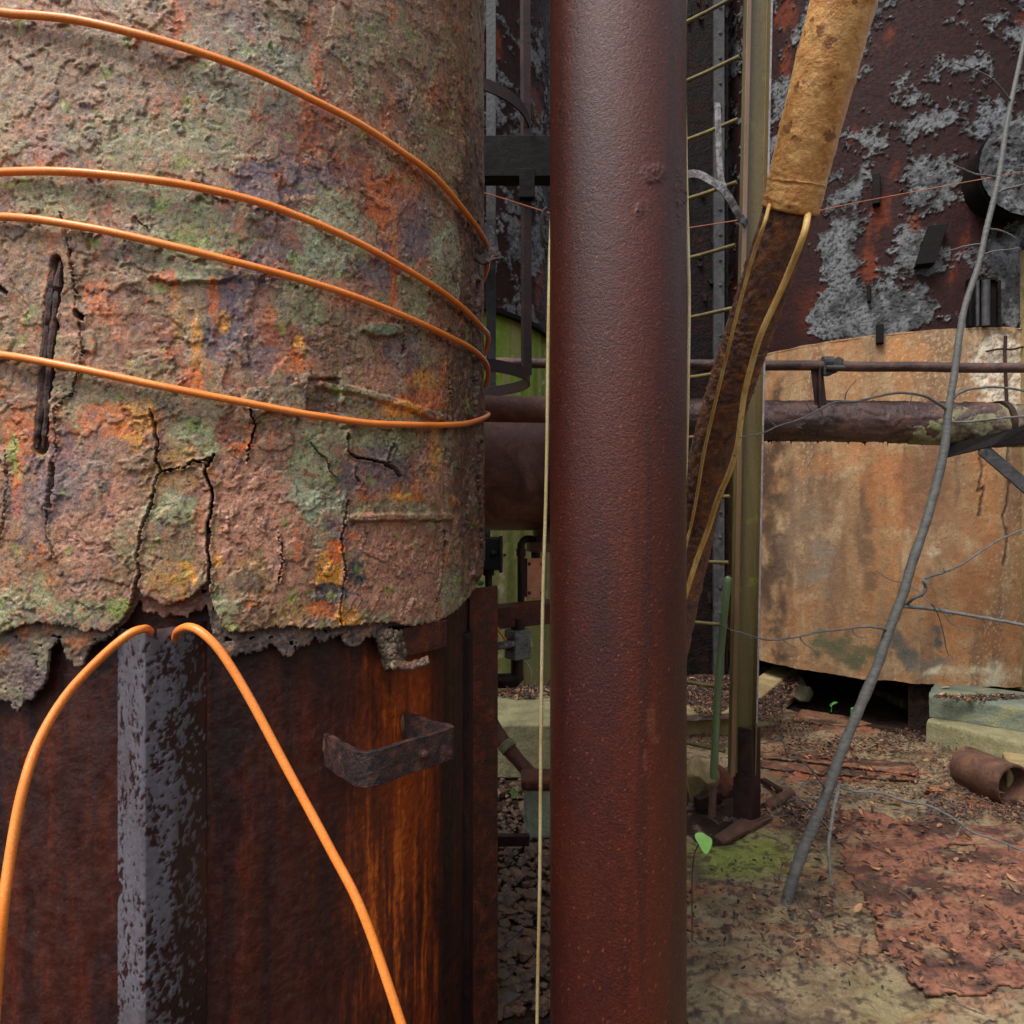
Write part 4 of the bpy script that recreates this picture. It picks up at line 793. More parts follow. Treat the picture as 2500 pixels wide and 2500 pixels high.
# step iron: bent strap with a bolt
def rung():
    W1 = Vector(hitz(795, 1830, *TC, TI-.004)[:2]); W2 = Vector(hitz(985, 1785, *TC, TI-.004)[:2]); z = 1.078
    F1 = P(885, 1880, 1.373).to_2d(); F2 = P(1108, 1808, 1.55).to_2d()
    def fil(A, B, Cc, r=.028, n=6):
        d1 = (A-B).normalized(); d2 = (Cc-B).normalized(); p, q = B+d1*r, B+d2*r
        return [p*(1-t)**2+B*2*t*(1-t)+q*t*t for t in [k/n for k in range(n+1)]]
    path = [W1]+[W1.lerp(F1, k/5) for k in range(1, 4)]+fil(W1, F1, F2, .035)+[F1.lerp(F2, k) for k in (.3, .5, .7)]+fil(F1, F2, W2, .014)+[F2.lerp(W2, k) for k in (.3, .6)]+[W2]
    th, hh = .012, .072; n = len(path); vs = []; fs = []
    for i, p in enumerate(path):
        t = (path[min(i+1, n-1)]-path[max(i-1, 0)]).normalized(); nr = Vector((t.y, -t.x))
        wob = .0015*math.sin(i*2.3)
        for sd, zz in ((1, hh/2), (1, -hh/2), (-1, -hh/2), (-1, hh/2)):
            q = p+nr*sd*th/2; vs.append((q.x, q.y, z+zz+wob))
    for i in range(n-1):
        for k in range(4): fs.append((i*4+k, i*4+(k+1) % 4, (i+1)*4+(k+1) % 4, (i+1)*4+k))
    fs += [(0, 1, 2, 3), ((n-1)*4+3, (n-1)*4+2, (n-1)*4+1, (n-1)*4)]
    m = MB(); m.add(vs, fs); st = m.build('step_iron', M['lug'], tank, smooth=True, bevel=.003)
    t = (F2-F1).normalized(); nr = Vector((t.y, -t.x)); p = F1.lerp(F2, .62)+nr*th/2
    b = MB(); b.lathe((p.x, p.y, z-.002), (nr.x, nr.y, 0), [(.014, -.002), (.014, .002), (.0095, .003), (.0085, .009), (.004, .0115)], 16); b.build('bolt', M['lug'], st, smooth=True)
    w_ = MB(); w_.rock((W1.x, W1.y-.002, z+.0), .02, 4, 2, (.5, .5, 1.9)); w_.build('weld', M['brown_rust'], st, smooth=True)
    w_ = MB(); w_.rock((W2.x, W2.y-.004, z+.004), .02, 9, 2, (.5, .5, 1.8)); w_.build('weld', M['brown_rust'], st, smooth=True)
rung()
# wing bracket high on the right edge
def wing():
    def q(x, y, Y): return P(x, y, Y)
    Y = 2.06
    m = MB(); m.prism([q(1150, 556, Y), q(1200, 548, Y+.02), q(1214, 582, Y+.02), q(1218, 612, Y), q(1190, 618, Y-.01), q(1152, 600, Y)], (0, .012, 0)); m.build('wing_bracket', M['grey_chip'], tank, bevel=.003)
    U, V = np.meshgrid(np.linspace(0, 1, 40), np.linspace(0, 1, 22), indexing='ij'); n = fbm(U*6+2, V*4+1, 5)
    px = 1130+U*92; py = 592+U*22+V*(8+28*np.sin(PI*np.clip(U*.95, 0, 1)))+5*n; Yd = 2.02-.08*V+.02*n-.03*np.sin(PI*U)
    c = np.broadcast_to(C(74, 60, 58), U.shape+(3,)).copy(); c = mixc(c, C(46, 38, 38), ss(0, .3, n))
    o = link('torn_flap', grid_mesh('torn_flap', np.stack([(px-1250)/F*Yd, Yd, H-(py-1250)/F*Yd], -1), c), M['crust'], tank); s = o.modifiers.new('thickness', 'SOLIDIFY'); s.thickness = .008
wing()

# ================================================================== ORANGE CABLES
def on_tank(x, y, off=.017):
    X, Y, Z, t = hitz(x, y, *TC, TR+off); return t, Z
def winding():
    """one cable going round and round: four front passes joined behind the tank"""
    rows_ = [[(1030, 410), (1080, 455), (1120, 500), (1150, 540)],
             [(0, 426), (60, 420), (130, 420), (300, 432), (450, 455), (600, 484), (700, 514), (800, 560), (900, 608), (1000, 666), (1080, 714), (1130, 752), (1160, 786)],
             [(0, 524), (60, 532), (150, 546), (300, 574), (450, 606), (600, 645), (750, 690), (900, 740), (1000, 780), (1080, 816), (1130, 840), (1160, 858)],
             [(0, 860), (100, 882), (200, 903), (400, 944), (600, 983), (750, 1018), (820, 1029), (900, 1035), (1000, 1037), (1075, 1037), (1140, 1033), (1160, 1029)]]
    seq = []
    th = []; zs_ = []
    last = [(1183, 640), (1186, 840), (1184, 925), (1178, 1018)]
    # lead-in from above: comes round from the back left
    first = [on_tank(*p) for p in rows_[0]]
    t0, z0 = first[0]; k = (first[1][1]-z0)/(first[1][0]-t0)
    for i in range(10, 0, -1):
        th.append(t0-i*.12); zs_.append(min(z0-k*i*.12, 3.4+.001*i))
    off = 0
    for i, r in enumerate(rows_):
        f = [on_tank(*p) for p in r]
        if i > 0:
            gap_t = f[0][0]+2*PI*i; gz = f[0][1]
            lt, lz = th[-1], zs_[-1]
            zr = H-(last[i-1][1]-1250)/F*2.1
            th += [1.62+2*PI*(i-1), 1.80+2*PI*(i-1)]; zs_ += [zr+.02, zr]
            for q in (.2, .4, .6, .8): th.append(1.80+2*PI*(i-1)+(gap_t-1.80-2*PI*(i-1))*q); zs_.append(zr+(gz-zr)*q)
        for a, z in f: th.append(a+2*PI*i); zs_.append(z)
    zr = H-(1020-1250)/F*2.1; i = 3
    th += [1.60+2*PI*i, 1.9+2*PI*i, 2.4+2*PI*i, 3.0+2*PI*i]; zs_ += [zr+.01, zr+.05, zr+.1, zr+.12]
    n = 900; tt = np.linspace(th[0], th[-1], n); zz = np.interp(tt, th, zs_)
    ker = np.ones(9)/9; zz = np.convolve(np.pad(zz, 4, 'edge'), ker, 'valid')
    R_ = TR+.0185+.0012*np.sin(tt*3); zz = zz+.0016*np.interp(tt, np.linspace(tt[0], tt[-1], 160), np.random.default_rng(3).normal(0, 1, 160))
    pts = [(TC[0]+r*math.sin(a), TC[1]-r*math.cos(a), z) for a, z, r in zip(tt, zz, R_)]
    m = MB(); m.tube(pts, .0076, 12)
    tag(m.build('orange_cable', M['orange'], smooth=True, origin=(TC[0], TC[1], 1.9)), 'orange cable wound in sloping turns round the flaking rusty tank', 'cable')
winding()
def loop():
    pts = [P(-20, 2560, 1.00), P(5, 2250, 1.02), P(25, 2090, 1.05), P(55, 1930, 1.08), P(95, 1810, 1.12), P(160, 1700, 1.16), P(240, 1612, 1.19), P(310, 1552, 1.21), P(348, 1536, 1.235), P(364, 1540, 1.285), P(372, 1560, 1.325),
           P(400, 1600, 1.332), P(426, 1562, 1.328), P(436, 1540, 1.29), P(464, 1531, 1.24), P(500, 1550, 1.225), P(545, 1600, 1.22), P(610, 1706, 1.215), P(700, 1875, 1.20), P(805, 2070, 1.17), P(890, 2240, 1.14), P(1000, 2560, 1.1)]
    m = MB(); m.tube(spline(pts, 10), .0078, 12)
    tag(m.build('orange_cable', M['orange'], smooth=True), 'orange cable looped over the top of the grey angle iron and hanging down', 'cable')
loop()

# ================================================================== THE RED STANDING PIPE
def standpipe():
    cx, cy, R = .293, 1.9, .187
    th = np.linspace(-PI, PI, 300); zs = np.concatenate([np.linspace(-.05, .5, 80), np.linspace(.505, 3.1, 640), np.linspace(3.12, 4.2, 12)])
    def f(s, z, T):
        px, py = topix(cx+R*np.sin(T), cy-R*np.cos(T), z)
        n1 = fbm(s*4, z*2, 5); n2 = fbm(s*30, z*24, 5); n3 = fbm(s*85, z*75, 3); gr = fbm(s*210, z*210, 2); st = fbm(s*14, z*1.0, 5)
        c = np.broadcast_to(C(66, 25, 18), s.shape+(3,)).copy()
        c = mixc(c, C(72, 28, 18), ss(-.05, .3, n1)*.8); c = mixc(c, C(54, 24, 21), ss(.0, .3, -n1+.3*n2)*.6); c = mixc(c, C(84, 32, 16), ss(1.25, .2, np.abs(px-1565-14*n2)/70+.5*n2)*.6)
        c = mixc(c, C(44, 22, 20), ss(.1, .35, st)*.5)
        c = mixc(c, C(150, 84, 60), ss(.44, .5, fbm(s*160+4, z*160, 3))*.5)
        smooth_ = ss(700, 1100, py+60*n2)
        h = .0004*n2*(1-.5*smooth_)+.0006*fbm(s*150, z*140, 3)+.0003*gr
        for x, y, rx, ry in [(1595, 424, 30, 22), (1561, 514, 9, 18), (1662, 470, 12, 60)]:
            k = ss(1.2, .8, np.hypot((px-x)/rx, (py-y)/ry)+.5*n2+.3*n3); h = h+.0022*k*(.3+5*np.abs(fbm(s*150, z*150, 4))); c = mixc(c, C(84, 44, 38), k*.8)
        for x, y, rx, ry in [(1600, 1805, 12, 10), (1590, 1760, 12, 40), (1575, 1860, 6, 30)]:
            k = ss(1.2, .7, np.hypot((px-x)/rx, (py-y)/ry)+.7*n3); c = mixc(c, C(112, 60, 44), k*.4)
        c = c*(1+.4*gr+.25*n3)[..., None]
        return h, np.clip(c, 0, 1)
    root = None
    Z = np.broadcast_to(zs[:, None], (len(zs), len(th)))
    o = relief('standing_pipe', cx, cy, R, th, Z, f, M['pipe'], None, (cx, cy, 0))
    tag(o, 'thick dark red rusted pipe standing upright in the middle of the view', 'pipe')
standpipe()

# ================================================================== CREAM CABLES BY THE PIPE AND THE SLANTING PIPE
def cable(pts, r, mat, label, n=10):
    m = MB(); m.tube(spline(pts, 8), r, n); return tag(m.build('cable', M[mat], smooth=True), label, 'cable')
cable([P(1662, -150, 1.86), P(1670, 150, 1.87), P(1675, 420, 1.88), P(1680, 620, 1.885), P(1682, 740, 1.89), P(1680, 900, 1.90), P(1677, 1060, 1.93), P(1672, 1180, 1.97), P(1655, 1420, 2.05), P(1640, 1800, 2.1), P(1630, 2400, 2.2)], .0052, 'cream', 'pale cream cable running down the right edge of the red pipe')
cable([P(1360, 300, 2.12), P(1345, 560, 2.06), P(1341, 700, 2.02), P(1338, 860, 2.0), P(1336, 1060, 2.0), P(1332, 1250, 2.0), P(1326, 1440, 2.0), P(1322, 1700, 2.0), P(1320, 1900, 2.0), P(1318, 2150, 2.0), P(1312, 2450, 2.0), P(1310, 2700, 2.0)], .0055, 'cream', 'pale cream cable hanging down the left edge of the red pipe')
SP = [(2104, -160, 2.05), (2020, 150, 2.2), (1952, 416, 2.36), (1926, 520, 2.42), (1845, 760, 2.62), (1805, 880, 2.72), (1764, 1010, 2.85), (1718, 1180, 3.05), (1690, 1320, 3.2), (1655, 1480, 3.3), (1600, 1760, 3.36)]
def slant():
    ctr = spline([P(*p) for p in SP], 26); ctr = [Vector(p) for p in ctr]
    n = 64; m = len(ctr); nrm = Vector((1, 0, 0)); rows_ = []
    for i in range(m):
        t = (ctr[min(i+1, m-1)]-ctr[max(i-1, 0)]).normalized(); nrm = (nrm-t*nrm.dot(t)).normalized(); bn = t.cross(nrm)
        row = []
        for k in range(n):
            a = 2*PI*k/n; row.append((ctr[i]+(nrm*math.cos(a)+bn*math.sin(a))*.090, nrm*math.cos(a)+bn*math.sin(a)))
        rows_.append(row)
    Pn = np.array([[list(p) for p, _ in r] for r in rows_]); N = np.array([[list(q) for _, q in r] for r in rows_])
    ii, kk = np.meshgrid(np.arange(m)*.02, np.arange(n)*.0072, indexing='ij'); hgt = .008*fbm(ii*22, kk*40, 5)+.009*fbm(ii*60, kk*100, 3)
    Pn = Pn+N*hgt[..., None]
    root = thing('slanting_pipe', 'grainy rusted pipe slanting down from upper right with tan tape wrapped round its upper end', 'pipe', tuple(ctr[-1]))
    link('pipe_body', grid_mesh('pipe_body', Pn, None, wrap=True), M['grainy'], root)
    # wrapped sleeve over the upper part
    cut = min(range(m), key=lambda i: abs(topix(ctr[i].x, ctr[i].y, ctr[i].z)[1]-512))
    rs = Pn[:cut+1]; c0 = np.array([list(c) for c in ctr[:cut+1]])[:, None, :]
    dirs = N[:cut+1]; i2, k2 = np.meshgrid(np.arange(cut+1)*.02, np.arange(n)*.0072, indexing='ij')
    fold = .0025*fbm(i2*12, k2*14, 4)+.003*(np.mod(i2*3.2+k2*1.6, 1) > .93)
    S = c0+dirs*(.099+fold)[..., None]
    o = link('tape_sleeve', grid_mesh('tape_sleeve', S, None, wrap=True), M['tape'], root); s = o.modifiers.new('thickness', 'SOLIDIFY'); s.thickness = .004; s.offset = -1
    return ctr
ctr = slant()
cable([P(1882, 492, 2.40), P(1876, 510, 2.35), P(1866, 545, 2.30), P(1834, 640, 2.39), P(1786, 820, 2.53), P(1745, 990, 2.7), P(1718, 1110, 2.82), P(1703, 1200, 2.95), P(1688, 1280, 3.05), P(1672, 1350, 3.1), P(1640, 1560, 3.2)], .0068, 'ochre', 'thin ochre cable along the left side of the slanting pipe')
cable([P(1974, 497, 2.42), P(1973, 514, 2.36), P(1962, 572, 2.30), P(1915, 690, 2.41), P(1860, 810, 2.49), P(1838, 880, 2.56), P(1818, 960, 2.62), P(1808, 1030, 2.66), P(1800, 1090, 2.7), P(1782, 1150, 2.76), P(1752, 1220, 2.85), P(1730, 1290, 2.95), P(1700, 1370, 3.02), P(1678, 1440, 3.05), P(1640, 1560, 3.1)], .0115, 'ochre', 'thicker ochre cable with brown stains along the right side of the slanting pipe')

# ================================================================== LADDER WITH OLIVE POST
def ladder():
    top = P(1833, 300, 3.5); lean = (1835-1812)/(1780-416)      # px per px
    base = G(1822, 2012)
    root = thing('ladder', 'mossy steel ladder with a leaning olive channel post on its right, behind the slanting pipe', 'ladder', (base.x, base.y, 0))
    ax = Vector((-.197, .17, 0)).normalized()
    def rail(c0, c1, mat, name):
        # channel section opening to the viewer
        pr = [(-.066, -.025), (-.050, -.025), (-.046, .014), (.056, .014), (.058, -.025), (.066, -.025), (.066, .026), (-.066, .026)]
        u = Vector((1, .08, 0)).normalized(); v = Vector((-.08, 1, 0)).normalized()
        m = MB(); m.prism([Vector(c0)+u*a+v*b for a, b in pr], Vector(c1)-Vector(c0)); r_ = m.build(name, mat, root, bevel=.002)
        m = MB(); m.prism([Vector(c0)+u*a+v*b for a, b in [(-.070, -.030), (-.046, -.030), (-.048, -.0255), (-.070, -.0255)]], Vector(c1)-Vector(c0)); m.build('flange_edge', M['pinkpaint'], r_, bevel=.002)
        c0 = Vector(c0).lerp(Vector(c1), .056); m = MB(); m.prism([Vector(c0)+u*a+v*b for a, b in [(.0575, -.0285), (.067, -.0285), (.067, -.0255), (.0575, -.0255)]], Vector(c1)-Vector(c0)); m.build('flange_edge', M['paleedge'], r_, bevel=.001)
        return r_
    pb_ = P(1811, 1890, 3.52); pt = P(1858, -350, 3.52)
    rail(pb_, pt, M['olive'], 'right_rail')
    lb = Vector((.84, 3.78, -.05)); lt = Vector((.95, 3.78, 5.0)); m = MB(); m.bar(lb, lt, .07, .05, (1, 0, 0)); m.build('left_rail', M['olive'], root, bevel=.002)
    for k in range(-3, 10):
        yr = 1212+(k-5)*153+ (8 if k > 5 else 0); z = P(1795, yr, 3.52).z
        xr = P(1795-(yr-450)*.021*1.0, yr, 3.50)
        a = Vector((xr.x+.01, 3.51, z)); b = Vector((xr.x-.27, 3.76, z+.0))
        m = MB(); m.tube([a, a.lerp(b, .5)+Vector((0, 0, -.004)), b], .0105, 10); m.build('rung', M['moss_rung'], root, smooth=True)
    # foot: dark angle stub and base plate
    c = G(1836, 2014); zt = P(1836, 1786, c.y).z
    m = MB(); m.prism([(c.x, c.y, .012), (c.x+.062, c.y+.045, .012), (c.x+.056, c.y+.052, .012), (c.x, c.y+.014, .012), (c.x-.072, c.y+.062, .012), (c.x-.080, c.y+.055, .012)], (0, 0, zt)); m.build('foot_angle', M['dark_rust'], root, bevel=.006)
    q = [G(1742, 2052), G(1766, 2068), G(1888, 2004), G(1858, 1992), G(1812, 2004)]
    m = MB(); m.prism([(p.x, p.y, .006) for p in q], (0, 0, .016)); bp = m.build('base_plate', M['brown_rust'], root, bevel=.003)
    # bent grey cage strap
    def strap(pts, wd, name):
        sp = spline(pts, 8); mm = MB(); vs = []; fs = []
        for i, p in enumerate(sp):
            t = (sp[min(i+1, len(sp)-1)]-sp[max(i-1, 0)]).normalized(); up = Vector((-t.z, 0, t.x)).normalized()
            for a, b in ((wd/2, 0), (-wd/2, 0), (-wd/2, .008), (wd/2, .008)): vs.append(p+up*a+Vector((0, b, 0)))
        for i in range(len(sp)-1):
            for k in range(4): fs.append((i*4+k, i*4+(k+1) % 4, (i+1)*4+(k+1) % 4, (i+1)*4+k))
        fs += [(0, 1, 2, 3), tuple(len(vs)-4+k for k in range(4))]
        mm.add(vs, fs); mm.build(name, M['grey_chip'], root, bevel=.001)
    strap([P(1660, 428, 3.42), P(1700, 424, 3.41), P(1735, 440, 3.4), P(1765, 462, 3.40), P(1785, 490, 3.41), P(1805, 525, 3.44), P(1824, 548, 3.48)], .040, 'cage_hoop')
    strap([P(1752, 250, 3.44), P(1756, 380, 3.43), P(1760, 430, 3.42), P(1768, 458, 3.41)], .03, 'cage_strap')
ladder()

# ================================================================== CROSSING PIPES
def thinpipe():
    a = P(1100, 884, 4.2); b = P(2900, 903, 4.2); m = MB(); n = 60
    m.tube([a.lerp(b, k/n)+Vector((0, 0, .002*math.sin(k*.7))) for k in range(n+1)], .031, 20)
    root = thing('thin_pipe', 'thin dark purple pipe crossing behind the red pipe with a clamp, above the mossy pipe', 'pipe', tuple(a))
    m.build('pipe_body', M['thickpipe'], root, smooth=True)
    m = MB(); c = P(2028, 886, 4.2); cl = MB(); cl.lathe(c-Vector((.05, 0, 0)), (1, 0, 0), [(.040, 0), (.040, .06)], 18)
    cl.box(c+Vector((-.03, -.01, -.03)), (.05, .05, .10)); cl.box(c+Vector((.022, -.02, -.02)), (.04, .06, .09), Matrix.Rotation(.5, 3, 'Y')); cl.lathe(c+Vector((.0, -.05, -.04)), (1, 0, 0), [(.016, -.05), (.016, .06)], 8)
    cl.build('clamp', M['dark_steel'], root, bevel=.003)
    m = MB(); t = P(1990, 895, 4.22); bt = P(2002, 1000, 4.22)
    m.prism([P(1978, 893, 4.2), P(2008, 893, 4.2), P(2008, 893, 4.26), P(1978, 893, 4.26)], P(2002, 1000, 4.2)-P(1990, 893, 4.2)); m.box(P(2000, 945, 4.185), (.014, .03, .25)); m.build('stanchion', M['dark_rust'], root, bevel=.002)
thinpipe()
def thickpipe():
    root = thing('mossy_pipe', 'thick flaking purple brown pipe, mossy at its right end, crossing before the orange drum', 'pipe', tuple(P(1690, 1026, 4.3)))
    a = P(1640, 1024, 4.3); b = P(2345, 1034, 4.3); r = .125
    def seg(a, b, r, n, mat, name, seed):
        d = (b-a); Lg = d.length; d = d.normalized(); e1 = Vector((0, -1, 0)); e2 = d.cross(e1).normalized(); k = 72
        ii, jj = np.meshgrid(np.linspace(0, Lg, n), np.linspace(0, 2*PI, k, endpoint=False), indexing='ij')
        under = np.clip(np.cos(jj+PI/2), 0, 1)
        h = .004*fbm(ii*12+seed, jj*2, 5)+.006*ss(.02, .05, fbm(ii*5+seed, jj*1.5+4, 5))+.004*under*fbm(ii*40, jj*3, 3)
        if seed == 7: h = h-.022*ss(.42, .30, ii+.35*fbm(ii*9, jj*1.3, 5, .6)+.10*np.cos(jj+PI/2)*-1)
        Pn = np.array(a)+ii[..., None]*np.array(d)+((r+h)*np.cos(jj))[..., None]*np.array(e1)+((r+h)*np.sin(jj))[..., None]*np.array(e2)
        link(name, grid_mesh(name, Pn, None, wrap=True), mat, root)
    seg(a, P(2420, 1033, 4.3), r, 430, M['thickpipe'], 'pipe_body', 1)
    seg(P(2110, 1031, 4.3), P(2800, 1046, 4.3), r+.004, 360, M['mosspipe'], 'mossy_section', 7)
    m = MB(); c = P(2440, 1036, 4.3); m.lathe(c, (1, 0, .02), [(r+.005, -.02), (r+.022, -.02), (r+.022, .012), (r+.005, .012)], 40, cap=False); m.build('collar', M['dark_rust'], root, smooth=True)
    n = 520; xs = np.linspace(1690, 2310, n); rg_ = fbm(xs*.06, xs*0, 6, .75)+.5*fbm(xs*.3, xs*0+4, 3, .7); dep = np.clip(rg_-.02, 0, 1)**1.3*.11+.004
    top = np.array([list(P(x, 1030, 4.3)) for x in xs]); top[:, 2] -= r-.012; bot = top.copy(); bot[:, 2] -= dep; bot[:, 1] += .012*rg_; mid = (top+bot)/2; mid[:, 1] -= .006
    o = link('hanging_scale', grid_mesh('hanging_scale', np.stack([top, mid, bot], 0)), M['black'], root); o.modifiers.new('thickness', 'SOLIDIFY').thickness = .004
thickpipe()
def bracket():
    root = thing('pipe_bracket', 'black steel beam and slanting brace carrying the mossy pipe at the right edge', 'bracket', tuple(P(2600, 1075, 4.3)))
    a, b = P(2318, 1100, 4.20), P(2560, 1040, 3.95); 
    m = MB(); m.prism([P(2314, 1086, 4.25), P(2312, 1116, 4.25), P(2420, 1090, 4.1), P(2560, 1078, 3.9), P(2560, 1016, 3.9), P(2470, 1048, 4.05)], (.05, .10, 0)); m.build('beam', M['black'], root, bevel=.003)
    m = MB(); m.bar(P(2400, 1098, 4.14), P(2580, 1252, 4.0), .03, .07); m.build('brace', M['dark_steel'], root, bevel=.003)
bracket()
def wires():
    m = MB(); m.tube(spline([P(1975, 522, 3.0), P(2040, 505, 3.05), P(2200, 474, 3.2), P(2350, 446, 3.35), P(2470, 424, 3.5), P(2600, 400, 3.6)], 6), .0022, 6); tag(m.build('copper_wire', M['copper'], smooth=True), 'thin copper wire stretched from the tape sleeve past the black stove', 'wire')
    m = MB(); m.tube([P(1600, 572, 3.3), P(1690, 555, 3.3), P(1800, 538, 3.3)], .0022, 6); tag(m.build('copper_wire', M['copper'], smooth=True), 'short copper wire stretched across the ladder rungs to the olive post', 'wire')
    m = MB(); m.tube([P(1150, 462, 3.2), P(1210, 479, 3.2), P(1270, 498, 3.2), P(1330, 517, 3.2), P(1400, 538, 3.2)], .0028, 6); tag(m.build('copper_wire', M['copper'], smooth=True), 'copper wire crossing the dark gap between the tank and red pipe', 'wire')
    m = MB(); m.tube(spline([P(1336, 508, 2.9), P(1326, 520, 2.9), P(1322, 555, 2.9), P(1330, 585, 2.9), P(1350, 610, 2.9), P(1380, 640, 2.9)], 6), .009, 10); tag(m.build('hose', M['dark_steel'], smooth=True), 'short bent dark hose behind the top of the red pipe', 'hose')
wires()

# ================================================================== LEFT GAP: CAGE, DUCT, BOXES
def cage():
    cx, cy, r, z = -.31, 3.4, .40, 2.26
    root = thing('ladder_cage', 'dark strap cage with a horizontal hoop hanging behind the tank', 'ladder cage', (cx, cy, z))
    m = MB()
    for zz, nm in ((z, 'hoop'), (z+1.25, 'hoop')):
        m = MB(); vs = []; fs = []; n = 64
        for k in range(n):
            a = 2*PI*k/n
            for rr, dz in ((r, .028), (r, -.028), (r-.008, -.028), (r-.008, .028)): vs.append((cx+rr*math.cos(a), cy+rr*math.sin(a), zz+dz))
        for k in range(n):
            for q in range(4): fs.append((k*4+q, k*4+(q+1) % 4, ((k+1) % n)*4+(q+1) % 4, ((k+1) % n)*4+q))
        m.add(vs, fs); m.build(nm, M['dark_rust'], root, smooth=True)
    m = MB(); a = P(1199, 955, 3.75); b = P(1199, -500, 3.75); m.prism([a+Vector((-.026, 0, 0)), a+Vector((.026, 0, 0)), a+Vector((.026, .01, 0)), a+Vector((-.026, .01, 0))], b-a); m.build('upright_strap', M['dark_steel'], root, bevel=.002)
    m = MB(); a = P(1286, 912, 3.35); b = P(1281, -500, 3.35); m.prism([a+Vector((-.028, .008, -.0)), a+Vector((-.014, -.022, 0)), a+Vector((.026, 0, -.01)), a+Vector((.02, .01, 0))], b-a); m.build('upright_strap', M['dark_rust'], root, bevel=.002)
cage()
def platform():
    root = thing('platform', 'dark steel platform edge high between the tank and the red pipe', 'platform', tuple(P(1240, 420, 3.5)))
    z = P(1200, 428, 3.3).z
    m = MB(); m.box((-.05, 3.36, z+.10), (1.3, .10, .2)); m.build('edge_beam', M['black'], root, bevel=.004)
    m = MB(); m.box((-.05, 3.50, z+.22), (1.3, .2, .03)); m.build('deck', M['black'], root)
    m = MB(); c = P(1287, 470, 3.3); m.box((c.x, 3.33, c.z+.05), (.075, .05, .14)); m.build('drop_bracket', M['black'], root, bevel=.003)
platform()
def duct():
    m = MB(); a, b = P(980, 1152, 3.05), P(1480, 1150, 3.02); r = .262
    root = thing('duct', 'wide rusted duct running behind the tank to the red pipe', 'duct', tuple(a)); m.lathe(a, b-a, [(r, 0), (r, (b-a).length-.25), (r+.05, (b-a).length-.25), (r+.05, (b-a).length-.22), (r, (b-a).length-.22), (r, (b-a).length)], 64); m.build('duct_body', M['duct'], root, smooth=True)
    c = P(1352, 1295, 3.0); m = MB(); m.lathe((c.x, 3.02, P(1352, 1290, 3.0).z+.1), (0, 0, -1), [(.09, 0), (.09, .16), (.12, .16), (.12, .2)], 32); m.build('outlet', M['duct'], root, smooth=True)
    m = MB(); a, b = P(1050, 996, 2.68), P(1500, 1003, 2.62); m.cyl(a, b, .051, 36); tag(m.build('duct_pipe', M['duct'], smooth=True), 'smaller rust brown pipe running level just above the wide duct', 'pipe')
duct()
